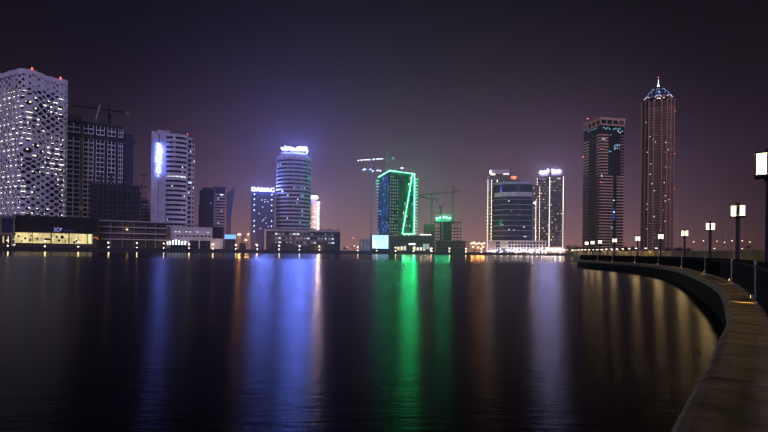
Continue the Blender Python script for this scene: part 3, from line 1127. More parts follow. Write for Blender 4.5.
# ------------------------------------------------------------------ 12 round tower with roof sign
b = B('round_tower', 'round tower with stacked pale floor rings and a glowing sign on its roof', 293.6, shoreY(293) + 55, 0)
r0 = (312 - 275.3) / 2 * b.kx
cy0 = r0 * .9
ring = lambda ro, ri, z0, z1: MB().arc_band(ri, ro, -math.pi, math.pi, z0, z1, 40, (0, cy0))
b.part('glazing', ring(r0 - .8, .2, 0, b.z(158)), GLASS)
pitch = 3.86 * b.k
me = ring(r0, r0 - 2.2, 0, pitch * .52).mesh('floor_ring', mat('ring_render', (.46, .42, .44), .75))
z = b.z(157.5) - pitch * .52
zsr = []
while z > 0:
    b.inst('floor_ring', me, (0, 0, z))
    zsr.append(z)
    z -= pitch
b.part('attic', ring(r0 - .4, r0 - 3, b.z(157.4), b.z(155.4)), WHITE)
b.part('roof_drum', ring(r0 * .86, .2, b.z(155.6), b.z(153.6)), WHITE)
b.part('sign_plinth', MB().box(-r0*.72, r0*.72, cy0*.25, cy0*.7, b.z(153.6), b.z(151.6)), WHITE)
def on_ring(px, i, w_, material, h_=.36):
    a = -math.pi / 2 + math.asin(max(-1, min(1, b.x(px) / (r0 - .75))))
    m = MB().arc_band(r0 - .85, r0 - .72, a, a + w_ / r0, 0, pitch * h_, 2, (0, cy0))
    b.part('lit_window', m, material, (0, 0, zsr[i] + pitch * .56))
for px, i, w_, mt in ((277, 2, 3, E_WIN), (279, 2, 3, E_WIN), (308, 2, 4, E_TEAL), (287, 3, 1.4, E_WIND), (280, 4, 1.4, E_WIND), (293, 8, 2, E_TEAL), (300, 8, 3, E_TEAL), (304, 8, 1.5, E_WIN), (287, 10, 2, E_WIN), (300, 10, 2, E_TEAL), (302, 10, 2.5, E_TEAL), (297, 11, 1.4, E_WIN), (302, 14, 1.2, E_WIN), (302, 15, 1.4, E_TEAL), (287, 16, 1.6, E_WIN), (299, 17, 2.6, E_TEAL), (296, 12, 2.4, E_TEAL), (291, 6, 1.2, E_WIND), (301, 5, 1.2, E_TEAL), (301, 6, 1.2, E_TEAL), (293, 13, 1.3, E_WIND)):
    on_ring(px, min(i, len(zsr) - 1), w_, mt)
for px in (300.2, 301.6):
    a = -math.pi / 2 + math.asin(b.x(px) / r0)
    b.part('light_strip', MB().arc_band(r0 - .7, r0 - .5, a, a + .5 / r0, b.z(232), b.z(176), 1, (0, cy0)), em('dim_blue_strip', (.3, .4, .8), .12))
k = b.k
ST = [[(-12.6, 1.6), (-11.6, .2), (-9.4, -.4), (-7, .2), (-6.6, 2.6)], [(-5, 2.8), (-4.2, .2), (-1.6, -.3), (2, -.2), (2.4, 1.8)], [(-1.4, 2.2), (-1.2, -.2)],
      [(4, -.3), (3.6, 2.6), (7, 2.8), (7.6, .4), (4, -.3)], [(8.6, -.4), (8.8, 2.8), (11.6, 2.6), (12.2, .6), (8.6, -.4)], [(12.4, 2.8), (12.8, -1.0), (13.6, -1.5)], [(-9.6, 2.4), (-8.8, 2.8)]]
ln = [[(x * k * .98, (z + 1.0) * k) for x, z in l_] for l_ in ST]
b.part('sign', strokes(ln, .95), E_SIGN, (0, cy0 * .25, b.z(150)))

b = B('lamp_column_tower', 'slim dark tower with a column of warm globe lights behind the round tower', 313, shoreY(313) + 120, 0)
b.box('body', 300, 316.6, 200, None, mat('mauve_cladding', (.16, .13, .17), .7), 0, 20)
b.box('edge_pier', 316.8, 319.6, 201.5, None, mat('mauve_pier', (.22, .18, .2), .7), -1, 3)
f = Face((b.x(310), 0), (b.x(316.5), 0))
bands(b, f, zrange(4, b.z(202), 5.2 * b.k), .9 * b.k, .3, PALE)
gm = MB().lathe([(.4, -1.3), (1.15, -.6), (1.15, .6), (.4, 1.3)], 10).mesh('globe_light', E_GLOBE)
for py in (203, 208.3, 213.4, 218.6, 223.6, 228.8):
    b.inst('globe_light', gm, (b.x(318.3), -2.0, b.z(py)))
ln = [[(-1.2, 0), (4.6, 0), (5.4, 1.0), (4.6, 2.2), (-1.2, 2.2)], [(-3, 0), (-3, 2.2)]]
b.part('sign', strokes([[(x * b.k, z * b.k) for x, z in l_] for l_ in ln], .7), E_SIGN2, (b.x(312), -.6, b.z(198.4)))

b = B('office_podium', 'wide low grey office podium with scattered lit windows under the round tower', 303, shoreY(303) + 14, 0)
b.box('body', 265.5, 341, 231.2, None, DARK, 1, 26)
b.box('roof_rim', 265, 341.2, 230, 231.5, PALE, 0, 27)
b.box('west_pier', 265, 267, 231.5, None, PALE, 0, 2)
fr = PALE
for i, py in enumerate((235.2, 239.4)):
    b.box('spandrel', 271.5, 335, py, py + 1.7, GREY, .2, 1)
b.box('solid_wall', 294, 310, 231.5, 246, GREY, .4, .8)
b.box('dark_corner', 335, 340.5, 232, 244, GLASS, .1, 1)
for i in range(18):
    px = 272 + i * 3.55
    for py in (235.2, 239.4, 243.6):
        if R.random() < .8:
            b.lit(px, py - .2, R.uniform(1.4, 2.9), 1.6, R.choice((E_WIN, E_WIND, E_WIND, E_WIND, GLASS, GLASS)), .3 if px < 293 or px > 309 else .34)
for i in range(16):
    px = 297 + i * 2.7
    b.part('roof_plant', MB().box(b.x(px), b.x(px + 1.6), 3, 5, b.z(230), b.z(230 - R.uniform(.6, 2.2))), DARK)

# ------------------------------------------------------------------ 15 green neon tower
b = B('neon_tower', 'unfinished tower with green neon outline and blue lit left face', 389, shoreY(389) + 55, 0)
c, r, l, bk = foot(b.x(377.5), b.x(415.5), 24)
H, HL = b.z(171.5), b.z(174)
m = MB().prism([tuple(c), tuple(r), tuple(bk), tuple(l)], 0, [H, H, H, H - 2])
b.part('body', m, BGREEN)
fl_, fr_ = Face(l, c), Face(c, r)
zs = zrange(b.z(233), H - 3, 3.25 * b.k)
bands(b, fl_, zs, .3 * b.k, .15, NAVY)
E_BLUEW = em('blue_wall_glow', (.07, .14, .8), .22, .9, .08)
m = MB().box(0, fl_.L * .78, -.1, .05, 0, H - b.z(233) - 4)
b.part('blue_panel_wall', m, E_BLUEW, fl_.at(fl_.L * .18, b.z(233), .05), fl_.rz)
for u in (.3, .45, .6, .75):
    b.part('mullion', MB().box(-.2, .2, -.3, .05, 0, H - b.z(233)), NAVY, fl_.at(fl_.L * u, b.z(233), .1), fl_.rz)
scatter(b, fl_, zs, 26, 1.3, 2.2, [em('pale_blue_window', (.45, .6, 1.0), .8)], .3)
# square window grid on the left part of the right face
for j, z in enumerate(zs):
    for u in (.03, .12, .21, .30):
        if R.random() < .9:
            me_ = MB().box(0, fr_.L * .05, -.05, .1, 0, 1.5 * b.k).mesh('window', E_WIND if (j + int(u*100)) % 2 else PALE)
            b.inst('window', me_, fr_.at(fr_.L * u, z + .9, .1), fr_.rz)
m = MB().box(0, fr_.L * .37, -.02, .02, b.z(233), H - 2)
b.part('grid_backing', m, GLASS, fr_.at(0, 0, .03), fr_.rz)
scatter(b, fr_, zs, 14, 1.8, 3.2, [E_WINW, E_WIND, em('green_lit_window', (.3, 1.0, .6), .5)], .2, fr_.L * .5, fr_.L * .9)
def neon(name, p, q):
    b.part(name, MB().beam(p, q, .32, 6), E_NEON)
TF = lambda u, py, o=.7: Vector(fr_.at(fr_.L * u, b.z(py), o))
neon('neon_tube', Vector(fl_.at(.05 * fl_.L, HL + .5, .6)), Vector(fr_.at(.2, H + 1.0, .7)))
neon('neon_tube', TF(0, 170.6), TF(.98, 172))
neon('neon_tube', TF(.97, 172), TF(.97, 233.4))
neon('neon_tube', TF(.88, 172.4), TF(.52, 233))
neon('neon_tube', TF(.52, 233.4), TF(.97, 233.4))
sm_ = MB().box(0, 3.4 * b.k, 0, 7, 0, 1.5).mesh('edge_slab', mat('edge_slab', (.60, .64, .68), .8))
for z in zs:
    b.inst('edge_slab', sm_, (r.x - .6, r.y - 1.2, z))
    b.inst('edge_slab', sm_, (l.x - 2.6 * b.k, l.y - 2, z))
ep = MB().box(0, .4, 0, .4, 0, H - 6).mesh('edge_pole', GREY)
for dx in (.5, 3.2 * b.k):
    b.inst('edge_pole', ep, (r.x - .6 + dx, r.y - 1.2, 0))
    b.inst('edge_pole', ep, (l.x - 2.4 * b.k + dx * .7, l.y - 2, 0))
b.part('roof_floodlight', MB().box(-1.2, 1.2, -.4, .4, 0, .9), E_WHT, (b.x(401.6), 4, b.z(167.8)))
b.part('floodlight_mast', MB().beam((0, 0, 0), (0, 0, b.z(167.8) - H), .25).beam((0, 0, b.z(168) - H), (2.6 * b.k, 0, b.z(166.2) - H), .3), GREY, (b.x(401.6), 4, H))

Yg = shoreY(380) + 78
crane('floodlit tower crane with a row of white lamps on its high jib', 371, Yg, 386, 236, ((386, 159.5), (357, 161)), counter=(392.5, 157.5), head_py=152,
      lights=[(357.8, 161, E_WHT, .8), (361, 160.8, E_WHT, .7), (364.2, 160.4, E_WHT, .8), (366.8, 160.2, E_WHT, .7), (368.6, 159.8, E_WHT, .6), (373.2, 159.6, E_WHT, .8), (376.8, 159.2, E_WHT, .7), (379.4, 159, E_WHT, .7), (381.6, 159, E_WHT, .5)])
crane('blue tinted tower crane with a lower lamp lined jib left of the neon tower', 371, Yg - 16, 371.3, 240, ((371.3, 171.5), (361.5, 170)), counter=(381.5, 170.8), head_py=164,
      lights=[(363.2, 170, E_WHT, .9), (364.6, 169.2, E_WHT, .6), (370, 169.4, E_WHT, .6), (372.4, 171.2, E_WHT, .6), (377.2, 170.6, E_WHT, .7), (380, 170.8, E_WHT, .6)], paint=mat('blue_crane_paint', (.08, .12, .35), .5))

# billboard and neighbours
b = B('glowing_billboard', 'large pale blue illuminated billboard at the foot of the neon tower', 380, shoreY(380) + 20, 0, 'billboard')
b.box('panel', 372.5, 389, 235, 248.6, E_BILL, 0, .6)
b.box('frame', 372.2, 389.3, 234.6, 235, GREY, -.1, .9)
b.box('side_frame', 370.8, 372.5, 235, None, STEEL, 0, 1)
b.box('base', 372, 389.2, 248.6, None, DARK, 0, 1.2)
b.lit(373.5, 247, 2.2, 6, E_SHOP, -.1, 'lit_notice')
b = B('site_office', 'small framed site office with blue reflections left of the billboard', 365.5, shoreY(365) + 24, 0)
b.box('body', 360.5, 370.6, 239.2, None, mat('site_cabin', (.30, .33, .40), .7), .4, 8)
for py in (239, 242.4, 245.8):
    b.box('floor_beam', 360, 371, py, py + .7, PALE, 0, .4)
for px in (360, 363.6, 367.2, 370.4):
    b.box('post', px, px + .4, 239, None, STEEL, -.1, .4)
for px, py in ((361.5, 245), (365, 245), (368.2, 248.4)):
    b.lit(px, py, 1.4, 1.6, E_WIND, .3)

b = B('shop_podium', 'dark flat roofed podium with brightly lit shops under the neon tower', 411, shoreY(411) + 16, 0)
b.box('upper_storey', 389.5, 433.5, 236, 242.6, DARK, 0, 26)
b.box('roof_edge', 389.2, 433.8, 235.2, 236, GREY, -.3, 27)
b.box('shop_wall', 390, 433, 242.6, None, DARK, 2, 22)
b.box('canopy_strip', 409, 416, 243.2, 245, E_SHOP, -.3, .3)
for i in range(13):
    px = 391 + i * 3.25
    b.box('shop_pier', px - .5, px, 242.6, None, GREY, 1.2, 1)
    mt = R.choice((E_SHOPW, E_SHOPW, E_WIND, E_WINW, E_WIN, GLASS))
    b.lit(px + .2, 250.4, 2.3, R.uniform(3, 6.5), mt, 1.9, 'shop_window')
b.box('pale_panel', 423, 430, 243.6, 249, em('pale_teal_panel', (.6, .85, .9), .55), 1.6, .2)
for px in (421.5, 423.6, 426, 428.2, 430.6, 409, 405):
    b.part('roof_lamp', MB().lathe([(.2, -.3), (.5, 0), (.2, .4)], 8), E_GLOBE, (b.x(px), 1, b.z(234.6 if px > 415 else 235)))

# ------------------------------------------------------------------ 18 frame with green floodlights
b = B('green_lit_frame', 'bare concrete building frame with green floodlights on its roof', 448, shoreY(448) + 52, 0)
zs = zrange(0, b.z(222), 3.1 * b.k)
w0, w1 = b.x(434.5), b.x(461.5)
me = MB().box(w0, w1, 0, 22, 0, .5).mesh('floor_slab', SOOT)
for z in zs + [b.z(222)]:
    b.inst('floor_slab', me, (0, 0, z))
b.box('core', 440, 452, 219.5, None, DARK, 7, 8)
cm = MB().box(-.45, .45, .4, 1.3, 0, b.z(222)).mesh('pillar', SOOT)
for i in range(9):
    b.inst('pillar', cm, (w0 + .8 + i * (w1 - w0 - 1.6) / 8, 0, 0))
b.box('pale_column', 442, 443, 222, None, PALE, -.6, .7)
b.box('left_annex', 423.5, 434.3, 224, None, mat('annex_olive', (.07, .065, .05), .8), 6, 14)
b.box('roof_deck', 435.5, 451, 219.6, 222, SOOT, 4, 12)
for px, py in ((436.8, 218.4), (440, 217.6), (443.6, 217.2), (446.6, 217.4), (450, 218)):
    b.part('floodlight', MB().lathe([(.4, -.8), (1.0, -.3), (1.0, .5), (.4, .9)], 8), E_GRN, (b.x(px), 2.5, b.z(py)))
m = MB()
for i in range(7):
    px = 436 + i * 2.4
    m.beam((b.x(px), 5, b.z(220)), (b.x(px), 5, b.z(214.5)), .22)
m.beam((b.x(436), 5, b.z(214.6)), (b.x(450.6), 5, b.z(214.6)), .22)
b.part('roof_cage', m, GREY)
b = B('low_frame_podium', 'low unfinished frame with thin slabs at the waterside below the bare frame', 452, shoreY(452) + 18, 0)
for py in (240.6, 243.6, 246.8):
    b.box('floor_slab', 433.6, 470, py, py + .7, GREY, 0, 18)
b.box('core', 436, 466, 241, None, DARK, 5, 12)
for i in range(11):
    b.box('pillar', 434 + i * 3.5, 434.5 + i * 3.5, 241, None, SOOT, .4, .7)
Yk = shoreY(448) + 66
OL = mat('olive_crane_paint', (.10, .10, .05), .6)
crane('olive tower crane with long jib and counterweight over the bare frame', 453, Yk, 453.3, 224, ((453.3, 192.6), (420, 195.5)), counter=(459, 190.5), paint=OL, head_py=186, th=.46)
crane('smaller olive tower crane with jib pointing left behind the bare frame', 432, Yk + 10, 431.6, 236, ((431.6, 199.4), (417, 196.4)), counter=(436.5, 199.2), paint=OL, head_py=193, th=.46)
b = B('luffing_crane', 'short black crane arm on the roof of the bare frame', 441, Yk - 6, 0, 'crane', 'tower cranes over the building sites', z0=P(441, 220, Yk).z, flat=True)
b.part('mast', MB().box(-.7, .7, -.7, .7, 0, b.z(207.5)), DARK)
b.part('boom', MB().beam((b.x(438.6), 0, b.z(207.6)), (b.x(445), 0, b.z(203.8)), .65, 4, .5).beam((b.x(438.6), 0, b.z(207.6)), (b.x(440), 0, b.z(209)), .8), DARK)
b.part('cab', MB().box(-1, 1, -1.4, 0, b.z(209), b.z(207)), DARK)

# ------------------------------------------------------------------ 20 group with light strips
b = B('strip_lit_tower', 'tower outlined by warm vertical light strips with a white roof box', 499, shoreY(499) + 95, 0)
b.box('body', 488, 512, 175, None, mat('warm_grey_cladding', (.17, .14, .13), .7), 0, 30)
b.box('roof_box', 489, 509, 169.2, 173.6, WHITE, 2, 20)
b.box('roof_light', 490, 494.8, 173.6, 174.6, E_STRIPB, 1.5, .5)
b.box('roof_light', 503, 508.6, 173.6, 174.6, E_STRIPB, 1.5, .5)
b.box('side_wing', 487, 489.5, 176, None, PALE, -1, 6)
f = Face((b.x(488), 0), (b.x(512), 0))
zs = zrange(3, b.z(176), 3.3 * b.k)
bands(b, f, zs, .35 * b.k, .2, GREY)
panes(b, f, zs, [f.L * (i + .15) / 8 for i in range(8)], f.L / 14, 1.7 * b.k, GLASS)
scatter(b, f, zs, 60, 1.7, 2.4, [E_WIND, E_WINW, E_WIND], .2)
seg = MB().box(0, .4 * b.kx, -.4, .2, 0, 2.4 * b.k).mesh('light_strip', E_STRIPB)
for px in (487.4, 491.3, 496.8):
    for z in zs:
        if px < 495 or z > b.z(186):
            b.inst('light_strip', seg, (b.x(px), -1.2 if px < 489 else -.2, z))
b.lit(489.5, 172.5, .9, 2, E_GLOBE, 1.8, 'corner_light')

b = B('twin_sign_tower', 'twin tower with bright vertical light lines and two white roof signs', 550, shoreY(550) + 90, 0)
BRN = mat('brown_cladding', (.13, .10, .095), .7)
b.box('body', 536.5, 563.6, 176, None, BRN, 0, 30)
b.box('left_top', 538, 548.3, 170.8, 176, BRN, 1, 20)
b.box('right_top', 551, 562.2, 170.8, 176, BRN, 1, 20)
b.box('low_wing', 530.5, 538.6, 185, None, BRN, -2, 14)
f = Face((b.x(536.5), 0), (b.x(563.6), 0))
zs = zrange(3, b.z(174), 2.9 * b.k)
bands(b, f, zs, .35 * b.k, .25, GREY)
panes(b, f, zs, [f.L * (i + .15) / 11 for i in range(11)], f.L / 18, 1.5 * b.k, GLASS)
scatter(b, f, zs, 200, 1.5, 2.0, [E_WIND, E_WIND, E_WIND, E_WINW, PALE], .2)
scatter(b, Face((b.x(530.5), -2), (b.x(538.6), -2)), zs[:-3], 40, 1.4, 2.0, [E_WIND, E_WINW, PALE], .2)
seg = MB().box(0, .5 * b.kx, -.5, .2, 0, 2.5 * b.k).mesh('light_strip', E_STRIPB)
segd = MB().box(0, .5 * b.kx, -.5, .2, 0, 2.2 * b.k).mesh('light_strip', E_STRIP)
for px, top_, me_, y in ((549.2, 172, seg, -.4), (562.8, 175, seg, -.4), (536.6, 176, segd, -.4), (539.4, 186, segd, -.4), (535.6, 200, seg, -2.3)):
    for z in zs:
        if z < b.z(top_):
            b.inst('light_strip', me_, (b.x(px), y, z))
b.lit(531.6, 203.4, 3.6, 1.3, E_GLOBE, -2.2, 'corner_light')
k = b.k
S1 = [[(0, .2), (1.4, 1.4), (3, .4), (4.6, 1.6), (6, .6), (8, 2.4)], [(1, -.4), (5, -.4), (8.2, .8)], [(7.6, 3.2), (8.4, 1)]]
S2 = [[(0, 3), (.2, 0), (2, 0), (2.4, 1.6), (.2, 2)], [(3.2, 0), (3.6, 1.9), (4.6, .2), (5.2, 1.9)], [(6, 0), (6.2, 1.8), (7.4, 1.6), (7.6, 0), (6, 0)]]
b.part('sign', strokes([[(x * k, z * k) for x, z in l_] for l_ in S1], .75), E_SIGN3, (b.x(539.3), .2, b.z(172.2)))
b.part('sign', strokes([[(x * k, z * k) for x, z in l_] for l_ in S2], .75), E_SIGN3, (b.x(551.8), .2, b.z(172.2)))

b = B('curved_glass_tower', 'dark blue curved glass office block with pale bands and red roof sign', 513, shoreY(513) + 55, 0)
k = b.k
w = b.x(532) - b.x(494)
rr_ = w * .78
half = math.asin(w / 2 / rr_)
cyy = rr_ * math.cos(half)
a0, a1 = -math.pi/2 - half, -math.pi/2 + half
cxm = b.x(513)
seg = lambda ro, ri, z0, z1: MB().arc_band(ri, ro, a0, a1, z0, z1, 18, (cxm, cyy))
b.part('glazing', seg(rr_ - .5, rr_ * .4, 0, b.z(183.5)), BGLASS)
b.part('crown_band', seg(rr_, rr_ - 3, b.z(184.8), b.z(182.2)), mat('pale_blue_panel', (.45, .52, .58), .5))
b.part('sky_lobby_band', seg(rr_ + .3, rr_ - 3, b.z(197), b.z(192.6)), WHITE)
me = seg(rr_, rr_ - 1, 0, .55 * k).mesh('floor_band', PALE)
z = b.z(200)
zsg = []
while z > 2:
    b.inst('floor_band', me, (0, 0, z))
    zsg.append(z)
    z -= 5.2 * k
dim = seg(rr_ - .3, rr_ - 1, 0, .28 * k).mesh('thin_band', STEEL)
for z in zsg:
    b.inst('thin_band', dim, (0, 0, z - 2.6 * k))
b.box('left_pier', 499.6, 501.4, 193, None, PALE, -.2 + .6, 3)
b.box('left_wing', 492.8, 499.6, 186.5, None, BGLASS, 3.5, 14)
wb = MB().box(b.x(492.6), b.x(499.6), 3.2, 3.6, 0, .6 * k).mesh('wing_band', PALE)
for z in zsg:
    b.inst('wing_band', wb, (0, 0, z))
b.box('right_pier', 531.4, 533.6, 193, None, mat('slate_panel', (.2, .22, .28), .6), 4, 8)
for i in range(9):
    a = a0 + (a1 - a0) * (i + .5) / 9
    b.part('mullion', MB().arc_band(rr_ - .5, rr_ - .2, a, a + .3 / rr_, b.z(192), b.z(184.8), 1, (cxm, cyy)), STEEL)
for px, py, w_, mt in ((508.6, 230.8, 1.3, E_WIN), (523, 227.8, 2.4, E_WIN), (523.6, 237.2, 3.4, E_WIN), (513.5, 231, 1.4, E_WINW), (508, 202, 1.6, E_WIN), (502, 225.5, 1, E_WIN), (519, 216, 1.4, E_WIND), (511, 212, 1.4, E_WIND), (509, 230, 1, E_WIN)):
    a = -math.pi/2 + math.asin((b.x(px) - cxm) / rr_)
    b.part('lit_window', MB().arc_band(rr_ - .5, rr_ - .35, a, a + w_ * b.kx / rr_, 0, 1.0 * k, 2, (cxm, cyy)), mt, (0, 0, b.z(py)))
b.box('plant_room', 505, 520, 179.5, 183, DARK, 8, 10)
RS = [[(-3.2, 1.6), (-1, 2.2), (2.4, 1.6)], [(-2.6, .2), (-.6, .8), (1.4, 0)], [(0, 2), (.4, -.6)]]
b.part('red_sign', strokes([[(x * k, z * k) for x, z in l_] for l_ in RS], .7), E_REDS, (b.x(513.8), 6, b.z(178.2)))
b.beacon(497, 186, .5)

b = B('colonnade_podium', 'white podium with square openings and bright lamps under the curved glass block', 517, shoreY(517) + 14, 0)
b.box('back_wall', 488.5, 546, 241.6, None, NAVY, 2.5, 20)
b.box('roof_beam', 488, 547, 240.4, 241.8, WHITE, 0, 24)
for py in (244.2, 247.4):
    b.box('floor_beam', 497, 545, py, py + .9, WHITE, 0, 1)
for i in range(13):
    px = 508 + i * 3.1
    b.box('column', px, px + .8, 241.8, None, WHITE, -.1, 1)
b.box('solid_wall', 488, 496, 241.8, None, PALE, 0, 3)
b.box('solid_bay', 500.5, 508, 241.8, 247, WHITE, .2, 1)
for i in range(26):
    px = 489 + i * 2.2
    r_ = R.uniform(.35, .75)
    mt = R.choice((E_GLOBE, E_WHT, E_GLOBE, em('violet_lamp', (.45, .42, 1.0), 40)))
    if R.random() < .85:
        b.part('ground_lamp', MB().lathe([(r_*.4, -r_*.6), (r_, 0), (r_*.4, r_*.7)], 8), mt, (b.x(px), -1.5 - R.random(), b.z(250.6 + R.uniform(-.8, 1.2))))
for i in range(9):
    b.lit(509 + i * 4, 251.5, 2, 2.4, R.choice((E_SHOP, E_SHOPW)), 1.5, 'lit_shopfront')
b = B('low_light_pavilion', 'low pavilion with rows of bright lamps at the foot of the twin tower', 555, shoreY(555) + 16, 0)
b.box('body', 544.5, 566, 247.6, None, BRN, 0, 14)
b.box('roof', 544, 566.5, 247, 247.6, GREY, -.4, 15)
for i in range(14):
    r_ = R.uniform(.4, .9)
    b.part('lamp', MB().lathe([(r_*.4, -r_*.6), (r_, 0), (r_*.4, r_*.7)], 8), E_GLOBE if i % 3 else E_WHT, (b.x(545 + i * 1.5), -1, b.z(249.4 + R.uniform(-1.3, 1.6))))

# ------------------------------------------------------------------ 21 brown and glass tower
b = B('brown_banded_tower', 'tall square tower with brown floor bands, dark glass bays and brown roof frame', 599.5, shoreY(599) + 80, 0)
c, r, l, bk = foot(b.x(582), b.x(623.6), 34)
H = b.z(124)
b.part('body', MB().prism([tuple(c), tuple(r), tuple(bk), tuple(l)], 0, H), GLASS)
fl_, fr_ = Face(l, c), Face(c, r)
zs = zrange(2, b.z(132), 2.95 * b.k)
bh = 1.35 * b.k
bands(b, fl_, zs[:-1], bh, .5, TAN, u0=0, u1=fl_.L * .32)
bands(b, fl_, zs, bh, .55, TAN, 'corner_band', u0=fl_.L * .80)
bands(b, fr_, zs, bh, .55, TAN, 'corner_band', u0=0, u1=fr_.L * .34)
lowz = [z for z in zs if z < b.z(175)]
bands(b, fr_, lowz, bh, .5, TAN, u0=fr_.L * .34, u1=fr_.L * .55)
bands(b, fr_, lowz, bh, .5, TAN, u0=fr_.L * .70, u1=fr_.L)
bands(b, fr_, [z for z in zs if z > b.z(175)], bh, .4, BROWN, u0=fr_.L * .86, u1=fr_.L)
bands(b, fl_, zs, .3 * b.k, .15, STEEL, 'glazing_bar', u0=fl_.L * .32, u1=fl_.L * .8)
bands(b, fr_, [z for z in zs if z > b.z(175)], .25 * b.k, .12, STEEL, 'glazing_bar', u0=fr_.L * .34, u1=fr_.L * .86)
for f in (fl_, fr_):
    e_ = 1.2
    b.part('roof_beam', MB().box(-e_, f.L + e_, -e_, .5, b.z(119.6), b.z(117)), TAN, f.at(0, 0), f.rz)
    b.part('lower_roof_beam', MB().box(-.6, f.L + .6, -.7, .5, b.z(125), b.z(123.4)), TAN, f.at(0, 0), f.rz)
    n = 5
    pm_ = MB().box(-.8, .8, -1.0, .5, b.z(123.6), b.z(119.4)).mesh('roof_pier', TAN)
    for i in range(n):
        b.inst('roof_pier', pm_, f.at(.4 + (f.L - .8) * i / (n - 1), 0), f.rz)
ic = (c + bk) / 2
b.part('roof_core', MB().prism([tuple(ic + (p - ic) * .75) for p in (c, r, bk, l)], H, b.z(116.2)), DARK)
SC = lambda f, u, py, w_, h_, mt: b.inst('lit_window', MB().box(0, w_, -.06, .1, 0, h_).mesh('lit_window', mt), f.at(f.L * u, b.z(py), .6), f.rz)
for i in range(6):
    SC(fl_, .28 + i * .1, 127.4, 1.6, 2.2, E_TEAL)
for i in range(9):
    if i != 4:
        SC(fr_, .1 + i * .085, 128.2 + (i % 2), 2.6, 2.4, E_TEAL)
for u, py in ((.72, 131), (.80, 132), (.88, 130.5)):
    SC(fr_, u, py, 2.2, 1.6, E_WIN)
for u, py, w_, h_, mt in ((.08, 139.6, 1.8, 2.2, E_WIN), (.16, 139.6, 1.8, 2.2, E_WIN), (.05, 177, 1.8, 4, E_WIN), (.55, 200.5, 3, 2, E_WIN), (.55, 212.5, 3.6, 2.6, E_WIN), (.50, 228, 1.6, 2, E_WIN), (.35, 151.6, 4.6, 2.2, E_TEAL), (.5, 230, 1.6, 1.6, E_WIND), (.40, 135, 2.4, 1.6, E_TEAL)):
    SC(fr_, u, py, w_, h_, mt)
cl = em('cluster_window', (.45, .6, 1.0), .9, .4)
for i in range(16):
    SC(fr_, .56 + R.random() * .26, 143.5 + R.random() * 5.5, 1.6, 1.3, cl)
b.part('blue_screen', MB().box(0, fr_.L * .11, -.1, .05, b.z(219), b.z(207)), em('blue_screen', (.04, .16, .8), .3, .8, .2), fr_.at(fr_.L * .545, 0, .3), fr_.rz)
for u, py in ((.05, 137.5), (.3, 136), (.6, 134), (.1, 184), (.45, 179)):
    SC(fl_, u, py, 2, 1.5, E_WIND)
bm_ = MB().lathe([(.3, -.9), (.9, -.3), (.9, .4), (.3, .9)], 8).mesh('beacon', E_RED)
b.inst('beacon', bm_, (b.x(586.5), 2, b.z(117.2)))
b.inst('beacon', bm_, fl_.at(.2, b.z(152), .9))
rs = MB().box(-.5, 4.5, -.1, .1, 0, 1.6).mesh('red_lit_band', em('red_lit_band', (1, .15, .12), .9))
b.inst('red_lit_band', rs, fr_.at(.4, b.z(149.4), .7), fr_.rz)
b.inst('red_lit_band', rs, fr_.at(.4, b.z(183), .7), fr_.rz)

# ------------------------------------------------------------------ 22 tall tower with pointed crown
b = B('spired_tower', 'tallest brown ribbed tower with arched crown and glowing blue white spire', 657, shoreY(657) + 110, 0)
k = b.k
hw = (673.3 - 640) / 2 * b.kx
pl = []
for i in range(4):                        # square with chamfered corners, turned a little
    for s_ in (-1, 1):
        x, y = (hw * .98, s_ * hw * .55)
        a = math.pi / 2 * i - math.pi / 2
        pl.append((x * math.cos(a) - y * math.sin(a), x * math.sin(a) + y * math.cos(a) + hw))
b.part('body', MB().prism(pl, 0, b.z(101)), DARK)
b.part('glazing', MB().prism([(x * .985, (y - hw) * .985 + hw) for x, y in pl], b.z(101), b.z(97)), GLASS)
fcs = [Face(pl[i], pl[(i + 1) % 8]) for i in range(8)]
vis = [f for f in fcs if f.n.y < .3]
zs = zrange(2, b.z(104), 2.75 * k)
for f in vis:
    n = 11 if f.L > hw else 8
    rib = MB().box(-.35, .35, -.6, .05, 0, b.z(101 if n == 11 else 103)).mesh('rib', BROWN)
    for i in range(n + 1):
        b.inst('rib', rib, f.at(f.L * i / n, 0), f.rz)
    bands(b, f, zs, .85 * k, .22, BROWN)
    big_ = MB().box(-.8, .8, -.95, .05, 0, b.z(99)).mesh('main_rib', TAN)
    for u in ((.0, .28, .72, 1.0) if n == 11 else (.5,)):
        b.inst('main_rib', big_, f.at(f.L * u, 0), f.rz)
WN = [(645, 121.5), (648.6, 136.5), (652, 140), (654, 142.5), (664.5, 143.5), (667.3, 143.8), (646.5, 152), (666.8, 151), (664.2, 153.5), (649.6, 164), (667.6, 169), (664.4, 168), (649.2, 174.5), (663.3, 183.6), (653.6, 191.2), (665.8, 196.5), (647.4, 204.2), (647.2, 209.6), (643.2, 212), (665.5, 202), (662.8, 211), (668, 200.5), (653.6, 217), (649.4, 224), (647, 229.4), (660, 231), (655, 238), (666, 222), (651, 184)]
for px, py in WN:
    x = b.x(px)
    f = min(vis, key=lambda f: abs((f.A.x + f.C.x) / 2 - x) - (f.L * .5 if abs((f.A.x + f.C.x) / 2 - x) < abs(f.d.x) * f.L / 2 else 0))
    u = (x - f.A.x) / f.d.x if abs(f.d.x) > .2 else f.L * .5
    u = max(.5, min(f.L - 2.2, u))
    b.inst('lit_window', MB().box(0, 1.7, -.06, .1, 0, 1.9).mesh('lit_window', R.choice((E_WIN, E_WINW, E_WIND))), f.at(u, b.z(py), .75), f.rz)
warm_small = MB().box(0, 1.2, -.06, .1, 0, 1.1).mesh('lit_window', em('dim_warm_window', (1.0, .66, .38), .35))
for i in range(90):
    f = R.choice(vis)
    b.inst('lit_window', warm_small, f.at(R.uniform(.1, .85) * f.L, R.choice(zs) + 1.6, .3), f.rz)
